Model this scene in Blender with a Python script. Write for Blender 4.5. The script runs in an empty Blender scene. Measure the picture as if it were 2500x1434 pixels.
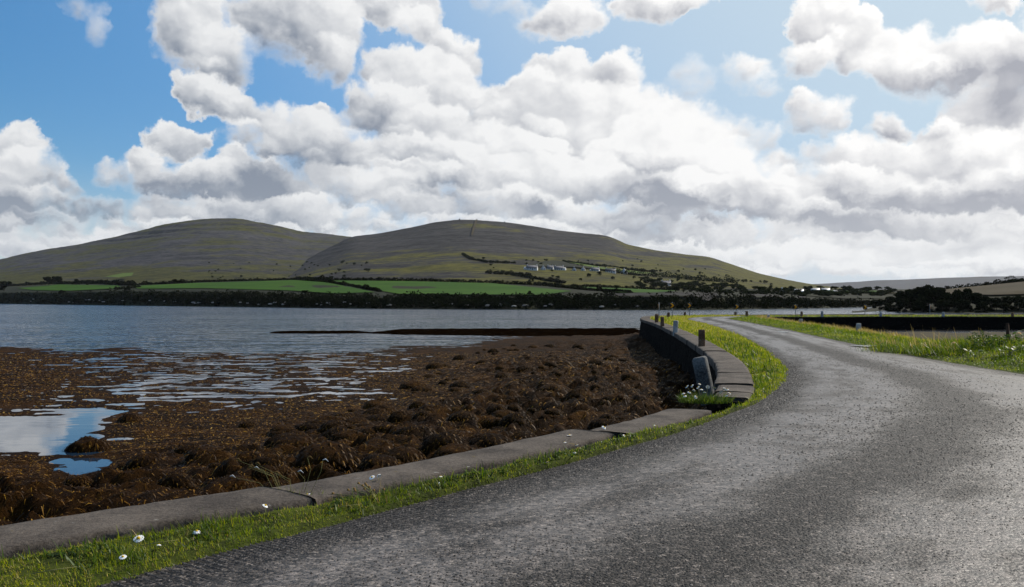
import bpy, math, random
import numpy as np

# ------------------------------------------------------------------ camera
E, F, HZ, W0 = 1.6, 2165.0, 733.0, 2500.0      # eye height, focal (px of a 2500 px frame), horizon row
SEA = -2.0
sc = bpy.context.scene
COL = sc.collection
cam = bpy.data.cameras.new('camera')
cam.sensor_width = 36.0
cam.lens = 36.0 * F / W0
cam.shift_y = 16.0 / W0
cam.clip_start = 0.05
cam.clip_end = 60000
camo = bpy.data.objects.new('camera', cam)
COL.objects.link(camo)
camo.location = (0, 0, E)
camo.rotation_euler = (math.radians(90), 0, 0)
sc.camera = camo

# ------------------------------------------------------------------ light
SUN_AZ, SUN_EL = math.radians(50), math.radians(39)
SUNV = (math.sin(SUN_AZ) * math.cos(SUN_EL), math.cos(SUN_AZ) * math.cos(SUN_EL), math.sin(SUN_EL))
sun = bpy.data.lights.new('sun', 'SUN')
sun.energy = 5.0
sun.angle = math.radians(0.53)
sun.color = (1.0, 0.93, 0.82)
suno = bpy.data.objects.new('sun', sun)
COL.objects.link(suno)
from mathutils import Vector
suno.rotation_euler = Vector(SUNV).to_track_quat('Z', 'Y').to_euler()
suno.location = (30, 30, 60)
sc.view_settings.view_transform = 'Standard'
sc.view_settings.look = 'None'
sc.view_settings.exposure = 0.0
sc.view_settings.gamma = 1.0
sc.view_settings.use_curve_mapping = False
cy = sc.cycles
cy.max_bounces = 5
cy.diffuse_bounces = 2
cy.glossy_bounces = 2
cy.transmission_bounces = 3
cy.volume_bounces = 0
cy.transparent_max_bounces = 6
cy.caustics_reflective = False
cy.caustics_refractive = False
cy.use_denoising = True


class NT:
    """small node-tree writer"""
    def __init__(s, tree):
        s.t = tree
        s.n = tree.nodes
        s.l = tree.links

    def node(s, kind, **kw):
        n = s.n.new(kind)
        for k, v in kw.items():
            setattr(n, k, v)
        return n

    def put(s, sock, v):
        if isinstance(v, bpy.types.NodeSocket):
            s.l.new(v, sock)
        elif v is not None:
            sock.default_value = v

    def math(s, op, a, b=None, c=None, clamp=False):
        n = s.node('ShaderNodeMath', operation=op, use_clamp=clamp)
        for i, v in enumerate((a, b, c)):
            if v is not None:
                s.put(n.inputs[i], v)
        return n.outputs[0]

    def vmath(s, op, a, b=None, out=0):
        n = s.node('ShaderNodeVectorMath', operation=op)
        s.put(n.inputs[0], a)
        if b is not None:
            if op == 'SCALE':
                s.put(n.inputs['Scale'], b)
            else:
                s.put(n.inputs[1], b)
        return n.outputs['Value'] if op in ('LENGTH', 'DOT_PRODUCT', 'DISTANCE') else n.outputs[0]

    def noise(s, vec, scale, detail=4, rough=0.5, dist=0.0, out='Fac', lac=2.0, dim='3D'):
        n = s.node('ShaderNodeTexNoise', noise_dimensions=dim)
        if vec is not None:
            s.put(n.inputs['Vector'], vec)
        s.put(n.inputs['Scale'], scale)
        s.put(n.inputs['Detail'], detail)
        s.put(n.inputs['Roughness'], rough)
        s.put(n.inputs['Lacunarity'], lac)
        s.put(n.inputs['Distortion'], dist)
        return n.outputs[out]

    def voro(s, vec, scale, feature='F1', out='Distance', rand=1.0, smooth=None, detail=0.0):
        n = s.node('ShaderNodeTexVoronoi', feature=feature)
        if vec is not None:
            s.put(n.inputs['Vector'], vec)
        s.put(n.inputs['Scale'], scale)
        s.put(n.inputs['Randomness'], rand)
        s.put(n.inputs['Detail'], detail)
        if smooth is not None:
            s.put(n.inputs['Smoothness'], smooth)
        return n.outputs[out]

    def mapr(s, v, a, b, c=0.0, d=1.0, smooth=True, clamp=True):
        n = s.node('ShaderNodeMapRange', interpolation_type='SMOOTHSTEP' if smooth else 'LINEAR')
        n.clamp = clamp
        for i, x in enumerate((v, a, b, c, d)):
            s.put(n.inputs[i], x)
        return n.outputs[0]

    def mix(s, f, a, b, mode='MIX'):
        n = s.node('ShaderNodeMix', data_type='RGBA', blend_type=mode)
        s.put(n.inputs[0], f)
        for i, v in ((6, a), (7, b)):
            if isinstance(v, tuple) and len(v) == 3:
                v = v + (1.0,)
            s.put(n.inputs[i], v)
        return n.outputs[2]

    def ramp(s, f, stops, interp='LINEAR'):
        n = s.node('ShaderNodeValToRGB')
        n.color_ramp.interpolation = interp
        el = n.color_ramp.elements
        while len(el) < len(stops):
            el.new(0.5)
        for e, (p, c) in zip(el, stops):
            e.position = p
            e.color = tuple(c) + (1.0,) if len(c) == 3 else c
        s.put(n.inputs[0], f)
        return n.outputs[0]

    def comb(s, x, y, z):
        n = s.node('ShaderNodeCombineXYZ')
        for i, v in enumerate((x, y, z)):
            s.put(n.inputs[i], v)
        return n.outputs[0]

    def sep(s, v):
        n = s.node('ShaderNodeSeparateXYZ')
        s.put(n.inputs[0], v)
        return n.outputs


# ------------------------------------------------------------------ sky with clouds
# every cloud: azimuth/elevation of its middle (read as pixels of the photograph), half sizes, tilt, weight
CLOUDS = [
    # high broken clouds
    (480, 60, 105, 95, 0, 1.0), (545, 140, 85, 75, -10, 1.0), (440, 20, 60, 40, 0, .7), (640, 20, 90, 45, 0, .75),
    (700, 70, 100, 85, 0, .8), (790, 90, 80, 100, 10, 1.0), (815, 150, 50, 55, 0, .8), (245, 65, 38, 42, 0, .62), (205, 5, 70, 22, 0, .5),
    (960, 20, 130, 45, 0, .8), (1010, 75, 70, 40, -25, .7), (1370, 45, 105, 50, 15, .72), (1590, 18, 115, 36, 0, .8), (1230, -5, 80, 30, 0, .6), (1700, 5, 60, 22, 0, .6),
    # left-centre cumulus
    (485, 225, 50, 42, 0, 1.0), (560, 265, 80, 45, -10, 1.0), (650, 285, 85, 48, 0, 1.0), (780, 280, 34, 30, 0, .9), (740, 345, 120, 70, -15, 1.1),
    (840, 390, 90, 75, -25, 1.1), (600, 335, 90, 40, 0, .6), (425, 340, 72, 40, -10, .9), (345, 390, 48, 40, 0, .9), (560, 390, 48, 28, 0, .9),
    (480, 450, 150, 55, 0, 1.0), (640, 445, 80, 55, 0, 1.1), (280, 425, 55, 30, 0, .7), (800, 470, 150, 55, 0, 1.1), (940, 470, 65, 45, -15, 1.0),
    # far left bank
    (30, 370, 75, 60, 0, 1.0), (60, 440, 110, 60, -10, 1.0), (150, 450, 60, 30, 0, .8), (70, 500, 150, 40, 0, .9), (25, 560, 60, 24, 0, .8), (290, 560, 60, 28, 0, .9),
    (250, 510, 120, 34, 0, .8), (450, 520, 170, 36, 0, .9), (700, 525, 170, 40, 0, 1.0), (150, 600, 300, 30, 0, .8), (860, 545, 110, 34, 0, .95), (1000, 520, 120, 40, 0, .9),
    # big centre cumulus
    (945, 175, 72, 62, 0, 1.05), (1110, 135, 68, 58, 0, 1.05), (1060, 215, 130, 75, 0, 1.15), (950, 270, 95, 70, 0, 1.0), (1150, 260, 90, 70, 0, 1.1), (1050, 320, 110, 55, 0, 1.0),
    (990, 385, 80, 50, 0, 1.0), (1090, 390, 100, 48, 0, 1.0), (1210, 375, 95, 60, 0, 1.1), (1325, 380, 50, 40, 0, 1.0), (1260, 450, 150, 60, 0, 1.1), (1420, 450, 130, 55, -10, 1.1), (1180, 510, 200, 50, 0, 1.05),
    (1370, 205, 85, 70, 0, 1.1), (1500, 215, 90, 78, 0, 1.15), (1280, 235, 90, 45, 0, .9), (1430, 300, 190, 90, -10, 1.2), (1600, 310, 130, 80, -20, 1.2), (1690, 370, 140, 85, -25, 1.2), (1800, 440, 140, 75, -25, 1.1), (1560, 400, 170, 70, 0, 1.1),
    (1640, 500, 160, 62, 0, 1.2), (1500, 545, 160, 40, 0, 1.0), (1880, 500, 130, 60, -15, 1.05), (1990, 545, 110, 40, 0, 1.0),
    # right-hand clouds
    (1690, 195, 60, 46, -30, .58), (1820, 170, 80, 44, -20, .62), (1870, 200, 50, 30, -10, .5), (1990, 75, 75, 62, 0, 1.05), (2090, 95, 95, 60, -10, 1.1), (2210, 145, 110, 70, -10, 1.15), (2350, 160, 120, 70, 5, 1.15), (2460, 120, 90, 60, 20, 1.1), (2460, 210, 80, 45, 0, 1.1), (1960, 140, 70, 40, 0, .8), (2440, 0, 80, 25, 0, .7),
    (2000, 285, 85, 52, -10, 1.0), (1960, 250, 45, 40, 0, .9), (1840, 340, 80, 50, -30, .8), (2190, 310, 52, 46, 0, 1.05), (2310, 335, 62, 44, 0, 1.05), (2420, 300, 110, 90, 0, 1.1), (2120, 400, 190, 55, 0, 1.1), (2330, 420, 200, 75, 0, 1.15),
    (2060, 470, 180, 55, 0, 1.05), (2250, 500, 220, 50, 0, 1.05), (2450, 490, 130, 60, 0, 1.1), (2150, 560, 260, 40, 0, 1.0), (2420, 570, 170, 40, 0, 1.0), (1750, 590, 260, 40, 0, .95), (2200, 630, 420, 45, 0, 1.0), (1850, 640, 260, 40, 0, .95), (2600, 300, 160, 240, 0, 1.1), (2550, 620, 300, 60, 0, 1.0),
    # low streets of cloud over the hills
    (60, 610, 150, 24, 0, .85), (200, 575, 130, 26, 0, .85), (330, 600, 140, 22, 0, .8), (120, 540, 120, 24, 0, .8), (380, 560, 90, 24, 0, .8), (480, 560, 120, 22, 0, .8), (640, 575, 110, 22, 0, .8), (820, 590, 120, 24, 0, .85), (960, 570, 110, 26, 0, .8), (1120, 560, 140, 28, 0, .8),
    (1300, 560, 150, 26, 0, .85), (1480, 590, 140, 24, 0, .8), (1620, 620, 140, 22, 0, .75), (1560, 560, 90, 24, 0, .9), (1760, 660, 160, 18, 0, .7), (1980, 610, 140, 20, 0, .75), (2120, 665, 220, 16, 0, .6), (2380, 645, 220, 16, 0, .65), (2060, 590, 120, 22, 0, .8), (1380, 520, 120, 36, 0, 1.0), (1250, 300, 90, 50, 0, .9), (1060, 440, 90, 40, 0, .9), (960, 430, 70, 30, 0, .8),
]


# bodies of cloud that are notably greyer (+) or whiter (-): middle, half sizes, amount
SHADE = [
    (625, 440, 75, 50, .75), (440, 465, 130, 35, .35), (760, 420, 100, 40, .25), (660, 60, 60, 60, .35), (920, 280, 70, 60, .30), (820, 380, 60, 40, .3),
    (1100, 480, 120, 45, .40), (1640, 530, 150, 55, .75), (1590, 470, 90, 40, .4), (1310, 500, 60, 20, .55), (1490, 185, 45, 40, .30), (1350, 220, 60, 40, .2),
    (2460, 200, 70, 60, .75), (2330, 190, 50, 25, .3), (2460, 490, 110, 45, .5), (2330, 470, 120, 30, .3), (2160, 520, 140, 60, .35), (2380, 590, 130, 22, .45),
    (1980, 550, 110, 25, .45), (2190, 320, 30, 40, .3), (2310, 350, 35, 35, .35), (2090, 540, 80, 60, .3), (130, 500, 200, 50, .3), (40, 520, 120, 60, .2),
    (1420, 330, 190, 60, -.30), (1650, 340, 130, 60, -.35), (1800, 400, 120, 50, -.3), (2150, 140, 120, 50, -.25), (2060, 300, 90, 40, -.1), (1700, 470, 40, 45, -.55), (1220, 400, 90, 40, -.2), (1000, 200, 120, 60, -.1),
    (2150, 650, 420, 40, -.25), (500, 100, 110, 80, -.05),
]
AZ0, AZ1, EL0, EL1 = -0.64, 0.64, 0.0, 0.44


def cloud_maps(nu=400, nv=200):
    """cloud layout on an azimuth/elevation grid: how much cloud, and how deep each place lies in cloud shade"""
    az = np.linspace(AZ0, AZ1, nu)[:, None] + np.zeros((1, nv))
    el = np.linspace(EL0, EL1, nv)[None, :] + np.zeros((nu, 1))
    acc = np.zeros((nu, nv))
    sh = np.full((nu, nv), 0.30)
    pr = np.random.default_rng(21)
    puffs = [c + (1.0,) for c in CLOUDS]
    for (px, py, rx, ry, rot, wt) in CLOUDS:          # smaller billows heaped over each one
        if wt < 0.7:
            continue
        for k in range(int(7 + rx / 22)):
            a = math.radians(pr.uniform(-35, 215))
            q = pr.uniform(0.25, 0.92)
            m = min(rx, ry * 1.4) * pr.uniform(0.22, 0.46)
            puffs.append((px + rx * q * math.cos(a), py - ry * q * math.sin(a), m * pr.uniform(1, 1.35), m, 0, wt * pr.uniform(.8, 1.0), pr.uniform(.55, .95)))
    for (px, py, rx, ry, rot, wt, kk) in sorted(puffs, key=lambda c: c[1] + 0.3 * c[3]):
        a0 = math.atan((px - 1250) / F)
        e0 = math.atan((HZ - py) / F * math.cos(a0))
        c, s_ = math.cos(math.radians(rot)), math.sin(math.radians(rot))
        dx, dy = az - a0, el - e0
        sx, sy = rx * 1.15 / F * math.cos(a0) ** 2, ry * 1.17 / F
        u = (dx * c + dy * s_) / sx
        v = (-dx * s_ + dy * c) / sy
        q = np.clip(1 - (u * u + v * v), 0, 1)
        acc = np.maximum(acc, q ** 0.7 * wt) + 0.12 * np.minimum(acc, q * wt)
        # each billow: bright towards the sun (up, right), grey at its foot; nearer ones cover those behind
        f = np.clip(0.46 - 0.52 * (dy / sy) - 0.20 * (dx / sx), 0, 1)
        k = np.clip((1.12 - (u * u + v * v)) / 0.5, 0, 1)
        k = k * k * (3 - 2 * k)
        k = k * kk
        if kk < 1:
            f = f * 0.72 + sh * 0.28
        sh = sh * (1 - k) + f * k
    for (px, py, rx, ry, amt) in SHADE:
        a0 = math.atan((px - 1250) / F)
        e0 = math.atan((HZ - py) / F * math.cos(a0))
        q = ((az - a0) / (rx / F)) ** 2 + ((el - e0) / (ry / F)) ** 2
        sh += amt * np.exp(-q * 1.2)
    return acc, np.clip(sh, -0.3, 1.3)


def curve_lookup(G, M, u, v, rank):
    """a smooth map M(u, v) written as a sum of products of curves"""
    U, S, V = np.linalg.svd(M, full_matrices=False)
    rank = rank // 3 * 3
    total = None
    nu, nv = M.shape

    def curves(k, A, inp, prev):
        n = G.node('ShaderNodeRGBCurve')
        mp = n.mapping
        lo, hi = A.min(0), A.max(0)
        hi = np.where(hi - lo < 1e-6, lo + 1e-6, hi)
        for ch in range(3):
            cv = mp.curves[ch]
            vals = (A[:, ch] - lo[ch]) / (hi[ch] - lo[ch])
            idx = np.unique(np.linspace(0, len(vals) - 1, 200).round().astype(int))
            for q in idx[1:-1]:
                cv.points.new(q / (len(vals) - 1), float(vals[q]))
            cv.points[0].location = (0, float(vals[0]))
            cv.points[-1].location = (1, float(vals[-1]))
        mp.update()
        if prev is not None:
            q = G.node('ShaderNodeMath', operation='MULTIPLY_ADD')
            G.put(q.inputs[0], prev)
            q.inputs[1].default_value = 1e-6
            G.put(q.inputs[2], inp)
            inp = q.outputs[0]
        G.put(n.inputs['Color'], G.comb(inp, inp, inp))
        m = G.node('ShaderNodeVectorMath', operation='MULTIPLY_ADD')
        G.put(m.inputs[0], n.outputs[0])
        m.inputs[1].default_value = tuple(float(x) for x in hi - lo)
        m.inputs[2].default_value = tuple(float(x) for x in lo)
        return m.outputs[0]
    for k in range(0, rank, 3):
        r = np.sqrt(S[k:k + 3])
        a = curves(k, U[:, k:k + 3] * r, u, total)
        b = curves(k, V[k:k + 3].T * r, v, total)
        d = G.vmath('DOT_PRODUCT', a, b)
        total = d if total is None else G.math('ADD', total, d)
    return total


def build_sky():
    w = bpy.data.worlds.new('World')
    sc.world = w
    w.use_nodes = True
    w.cycles.sampling_method = 'MANUAL'
    w.cycles.sample_map_resolution = 512
    N = NT(w.node_tree)
    N.n.clear()
    cover, shade = cloud_maps()
    tc = N.node('ShaderNodeTexCoord').outputs['Generated']
    nv = N.vmath('NORMALIZE', tc)
    x, y, z = N.sep(nv)
    az = N.math('ARCTAN2', x, y)
    el = N.math('ARCSINE', z)
    ang = N.comb(az, el, 0.0)
    w1 = N.vmath('SUBTRACT', N.noise(ang, 9.0, 2, 0.5, out='Color', dim='2D'), (0.5, 0.5, 0.5))
    w2 = N.vmath('SUBTRACT', N.noise(ang, 34.0, 4, 0.62, out='Color', dim='2D'), (0.5, 0.5, 0.5))
    wv = N.vmath('ADD', N.vmath('SCALE', w1, 0.036), N.vmath('SCALE', w2, 0.026))
    wp = N.vmath('ADD', ang, wv)
    wx, wy, _ = N.sep(wp)
    u = N.mapr(wx, AZ0, AZ1, smooth=False)
    v = N.mapr(wy, EL0, EL1, smooth=False)
    acc = curve_lookup(N, cover, u, v, 45)
    shd = curve_lookup(N, shade, u, N.math('MULTIPLY_ADD', acc, 1e-6, v), 60)
    # patchy cumulus all round and overhead, thinned and greyed to lower the ambient light
    far = N.math('MAXIMUM', N.mapr(N.math('ABSOLUTE', az), 0.55, 0.64), N.mapr(el, 0.36, 0.43))
    patch = N.mapr(N.noise(nv, 3.4, 4, 0.5), 0.50, 0.68)
    acc = N.mix(far, acc, patch)
    shd = N.mix(far, shd, N.math('MULTIPLY', patch, 0.95))
    st = N.vmath('MULTIPLY', ang, (1.0, 1.25, 1.0))
    n1 = N.noise(st, 30.0, 8, 0.58, dim='2D')
    n2 = N.noise(st, 26.0, 3, 0.45, dim='2D')
    n3 = N.noise(N.vmath('ADD', st, (0.006, 0.011, 0)), 26.0, 3, 0.45, dim='2D')
    d0 = N.math('ADD', acc, N.math('MULTIPLY', N.math('SUBTRACT', n1, 0.5), 1.0))
    d0 = N.math('SUBTRACT', d0, N.mapr(acc, 0.20, 0.0, 0.0, 0.5))
    soft = N.mapr(N.noise(ang, 8.0, 2, 0.5, dim='2D'), 0.35, 0.65, 0.55, 1.15)
    alpha = N.mapr(d0, 0.12, soft)
    rel = N.math('SUBTRACT', n2, n3)
    sh = N.mapr(shd, 0.10, 0.86, smooth=False)
    sh = N.math('SUBTRACT', sh, N.math('MULTIPLY', rel, 0.55))
    sh = N.math('ADD', sh, N.math('MULTIPLY', N.math('SUBTRACT', n1, 0.5), 0.30))
    # thin edges let the light through
    sh = N.math('MULTIPLY', sh, N.mapr(d0, 0.25, 0.95, 0.25, 1.0), clamp=True)
    sd = N.vmath('DOT_PRODUCT', nv, SUNV)
    glow = N.mapr(sd, 0.40, 0.93)
    lit = N.mix(glow, (0.84, 0.85, 0.86), (1.06, 1.05, 1.035))
    dark = N.mix(glow, (0.25, 0.29, 0.36), (0.43, 0.44, 0.49))
    cc = N.mix(sh, lit, dark)
    sky = N.node('ShaderNodeTexSky', sky_type='NISHITA')
    sky.sun_disc = False
    sky.sun_elevation = SUN_EL
    sky.sun_rotation = SUN_AZ
    sky.altitude = 0
    sky.air_density = 1.0
    sky.dust_density = 0.3
    sky.ozone_density = 3.0
    STR = 0.10
    hs = N.node('ShaderNodeHueSaturation')
    hs.inputs['Saturation'].default_value = 1.45
    N.put(hs.inputs['Color'], sky.outputs[0])
    cc = N.vmath('SCALE', cc, 1.0 / STR)
    # pale air towards the horizon
    pale = N.vmath('SCALE', N.mix(glow, (0.20, 0.42, 0.74), (0.66, 0.77, 0.83)), 1.0 / STR)
    blue = N.mix(N.mapr(sd, 0.15, 0.72, 0.22, 0.88), hs.outputs[0], pale)
    allc = N.mix(alpha, blue, cc)
    hz = N.mapr(el, 0.15, 0.0, 0.0, 0.6)
    hcol = N.mix(glow, (0.60, 0.65, 0.71), (0.80, 0.81, 0.81))
    hcol = N.vmath('SCALE', hcol, 1.0 / STR)
    hz = N.math('MULTIPLY', hz, N.mapr(alpha, 0.0, 1.0, 1.0, 0.6))
    fin = N.mix(hz, allc, hcol)
    bg = N.node('ShaderNodeBackground')
    N.put(bg.inputs[0], fin)
    bg.inputs[1].default_value = STR
    out = N.node('ShaderNodeOutputWorld')
    N.l.new(bg.outputs[0], out.inputs[0])


build_sky()

# ================================================================== helpers
rng = np.random.default_rng(11)
random.seed(5)


def _hash(ix, iy, seed):
    h = (ix.astype(np.int64) * 374761393 + iy.astype(np.int64) * 668265263 + seed * 974711) & 0xFFFFFFFF
    h = ((h ^ (h >> 13)) * 1274126177) & 0xFFFFFFFF
    return ((h ^ (h >> 16)) & 0xFFFF) / 65535.0


def pnoise(x, y, seed=0):
    """gradient noise, about -0.7..0.7"""
    x, y = np.asarray(x, float), np.asarray(y, float)
    ix, iy = np.floor(x), np.floor(y)
    fx, fy = x - ix, y - iy
    u, v = fx * fx * fx * (fx * (fx * 6 - 15) + 10), fy * fy * fy * (fy * (fy * 6 - 15) + 10)

    def gr(dx, dy):
        a = _hash(ix + dx, iy + dy, seed) * 2 * math.pi
        return np.cos(a) * (fx - dx) + np.sin(a) * (fy - dy)
    a = gr(0, 0) * (1 - u) + gr(1, 0) * u
    b = gr(0, 1) * (1 - u) + gr(1, 1) * u
    return a * (1 - v) + b * v


def fbm(x, y, octv=4, seed=0, gain=0.5, lac=2.03):
    r, a, t = 0.0, 1.0, 0.0
    for k in range(octv):
        r = r + a * pnoise(x, y, seed + k * 17)
        t += a
        a *= gain
        x, y = x * lac + 3.1, y * lac - 1.7
    return r / t * 1.4


def mesh_data(name, verts, faces, smooth=True, attrs=None, uv=None):
    """faces: one (n,k) int array or a list of them"""
    verts = np.ascontiguousarray(verts, dtype=np.float32)
    if not isinstance(faces, (list, tuple)):
        faces = [faces]
    faces = [np.asarray(f, dtype=np.int32) for f in faces if len(f)]
    me = bpy.data.meshes.new(name)
    me.vertices.add(len(verts))
    me.vertices.foreach_set('co', verts.ravel())
    tot = np.concatenate([np.full(len(f), f.shape[1], np.int32) for f in faces])
    flat = np.concatenate([f.ravel() for f in faces]).astype(np.int32)
    start = np.concatenate([[0], np.cumsum(tot)[:-1]]).astype(np.int32)
    me.loops.add(len(flat))
    me.loops.foreach_set('vertex_index', flat)
    me.polygons.add(len(tot))
    me.polygons.foreach_set('loop_start', start)
    me.polygons.foreach_set('loop_total', tot)
    if smooth:
        me.polygons.foreach_set('use_smooth', np.ones(len(tot), bool))
    me.update(calc_edges=True)
    for k, v in (attrs or {}).items():
        at = me.attributes.new(k, 'FLOAT', 'POINT')
        at.data.foreach_set('value', np.ascontiguousarray(v, dtype=np.float32))
    if uv is not None:
        l = me.uv_layers.new(name='UVMap')
        l.data.foreach_set('uv', np.ascontiguousarray(uv[flat], dtype=np.float32).ravel())
    return me


def link(name, me, mat=None, parent=None):
    if mat is not None and len(me.materials) == 0:
        me.materials.append(mat)
    o = bpy.data.objects.new(name, me)
    COL.objects.link(o)
    if parent is not None:
        o.parent = parent
    return o


def empty(name, loc=(0, 0, 0), rz=0.0):
    o = bpy.data.objects.new(name, None)
    o.empty_display_size = 0.1
    COL.objects.link(o)
    o.location = loc
    o.rotation_euler = (0, 0, rz)
    return o


def tag(o, label, cat, group=None):
    o['label'] = label
    o['category'] = cat
    if group:
        o['group'] = group
    return o


def kind(o, k, label=None, cat=None):
    o['kind'] = k
    if label:
        o['label'] = label
    if cat:
        o['category'] = cat
    return o


def copy_tree(o, parent=None):
    c = o.copy()
    COL.objects.link(c)
    c.parent = parent
    for ch in o.children:
        copy_tree(ch, c)
    return c


def grid_faces(nr, nc):
    i = np.arange(nr - 1)[:, None] * nc + np.arange(nc - 1)[None, :]
    i = i.ravel()
    return np.stack([i, i + 1, i + nc + 1, i + nc], 1)


class MB:
    """collects simple solids into one mesh"""
    def __init__(s):
        s.v, s.f, s.n = [], {}, 0

    def add(s, verts, faces):
        verts = np.asarray(verts, float)
        for f in faces:
            s.f.setdefault(len(f), []).append([q + s.n for q in f])
        s.v.append(verts)
        s.n += len(verts)
        return s

    def box(s, x0, x1, y0, y1, z0, z1, M=None):
        v = np.array([(x, y, z) for z in (z0, z1) for y in (y0, y1) for x in (x0, x1)], float)
        if M is not None:
            v = v @ np.array(M, float).T
        return s.add(v, [(0, 2, 3, 1), (4, 5, 7, 6), (0, 1, 5, 4), (2, 6, 7, 3), (0, 4, 6, 2), (1, 3, 7, 5)])

    def tube(s, pts, rad, n=6, cap=True):
        pts = np.asarray(pts, float)
        rad = np.broadcast_to(np.asarray(rad, float), (len(pts),))
        rings = []
        for k, p in enumerate(pts):
            d = pts[min(k + 1, len(pts) - 1)] - pts[max(k - 1, 0)]
            d = d / (np.linalg.norm(d) + 1e-9)
            a = np.cross(d, (0, 0, 1.0) if abs(d[2]) < 0.9 else (1.0, 0, 0))
            a /= np.linalg.norm(a)
            b = np.cross(d, a)
            t = np.arange(n) * 2 * math.pi / n
            rings.append(p + rad[k] * (np.cos(t)[:, None] * a + np.sin(t)[:, None] * b))
        v = np.concatenate(rings)
        f = []
        for k in range(len(pts) - 1):
            for q in range(n):
                f.append((k * n + q, k * n + (q + 1) % n, (k + 1) * n + (q + 1) % n, (k + 1) * n + q))
        if cap:
            f.append(tuple(range(n))[::-1])
            f.append(tuple((len(pts) - 1) * n + q for q in range(n)))
        return s.add(v, f)

    def prism(s, poly, y0, y1):
        """polygon in x,z drawn out along y"""
        n = len(poly)
        v = [(x, y0, z) for x, z in poly] + [(x, y1, z) for x, z in poly]
        f = [tuple(range(n)), tuple(range(2 * n - 1, n - 1, -1))]
        for k in range(n):
            f.append((k, n + k, n + (k + 1) % n, (k + 1) % n)[::1])
        return s.add(v, f)

    def data(s, name, smooth=False):
        return mesh_data(name, np.concatenate(s.v), [np.array(f) for f in s.f.values()], smooth)

    def build(s, name, mat, parent=None, smooth=False):
        return link(name, s.data(name, smooth), mat, parent)


def ribbons(base, dirs, side, length, width, droop, tint, segs=2):
    """n blades: base points, growing direction, side vector; bend downwards by droop. returns verts, faces, tint"""
    n = len(base)
    lv = []
    for k in range(segs + 1):
        t = k / segs
        c = base + dirs * (length * t)[:, None]
        c[:, 2] -= droop * length * t * t
        w = width * (1.0 - 0.85 * t ** 1.5) * 0.5
        lv.append(c - side * w[:, None])
        lv.append(c + side * w[:, None])
    V = np.stack(lv, 1)                                  # n, 2(segs+1), 3
    m = 2 * (segs + 1)
    o = (np.arange(n) * m)[:, None]
    F_ = np.concatenate([o + np.array([[2 * k, 2 * k + 1, 2 * k + 3, 2 * k + 2]]) for k in range(segs)], 0)
    return V.reshape(-1, 3), F_, np.repeat(tint, m)


def spline(pts, per=24):
    """Catmull-Rom through control points; returns fine points and their parameter"""
    P = np.asarray(pts, float)
    P = np.vstack([2 * P[0] - P[1], P, 2 * P[-1] - P[-2]])
    out, par = [], []
    for k in range(1, len(P) - 2):
        t = np.linspace(0, 1, per, endpoint=False)[:, None]
        p0, p1, p2, p3 = P[k - 1], P[k], P[k + 1], P[k + 2]
        out.append(0.5 * (2 * p1 + (p2 - p0) * t + (2 * p0 - 5 * p1 + 4 * p2 - p3) * t ** 2 + (3 * p1 - p0 - 3 * p2 + p3) * t ** 3))
        par.append(k - 1 + t[:, 0])
    out.append(P[-2][None])
    par.append(np.array([len(P) - 3.0]))
    return np.concatenate(out), np.concatenate(par)


# ================================================================== materials
def new_mat(name):
    m = bpy.data.materials.new(name)
    m.use_nodes = True
    N = NT(m.node_tree)
    N.n.clear()
    out = N.node('ShaderNodeOutputMaterial')
    return m, N, out


def pbr(N, out, color, rough=0.8, spec=0.3, normal=None, metal=0.0):
    b = N.node('ShaderNodeBsdfPrincipled')
    if isinstance(color, tuple) and len(color) == 3:
        color = color + (1.0,)
    N.put(b.inputs['Base Color'], color)
    N.put(b.inputs['Roughness'], rough)
    N.put(b.inputs['Specular IOR Level'], spec)
    N.put(b.inputs['Metallic'], metal)
    if normal is not None:
        N.put(b.inputs['Normal'], normal)
    N.l.new(b.outputs[0], out.inputs[0])
    return b


def bump(N, h, strength=0.5, dist=0.02, normal=None):
    b = N.node('ShaderNodeBump')
    N.put(b.inputs['Strength'], strength)
    N.put(b.inputs['Distance'], dist)
    N.put(b.inputs['Height'], h)
    if normal is not None:
        N.put(b.inputs['Normal'], normal)
    return b.outputs[0]


def pos(N):
    return N.node('ShaderNodeNewGeometry').outputs['Position']


def attr(N, name):
    n = N.node('ShaderNodeAttribute')
    n.attribute_name = name
    return n.outputs['Fac']


def plain(name, col, rough=0.7, spec=0.3, var=0.25, scale=8.0, bmp=0.0):
    """a coloured surface with uneven tone"""
    m, N, out = new_mat(name)
    oc = N.node('ShaderNodeTexCoord').outputs['Object']
    n = N.noise(oc, scale, 5, 0.6)
    c = N.mix(n, tuple(x * (1 - var) for x in col), tuple(min(1, x * (1 + var)) for x in col))
    pbr(N, out, c, rough, spec, bump(N, n, 0.6, bmp) if bmp else None)
    return m


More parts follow.
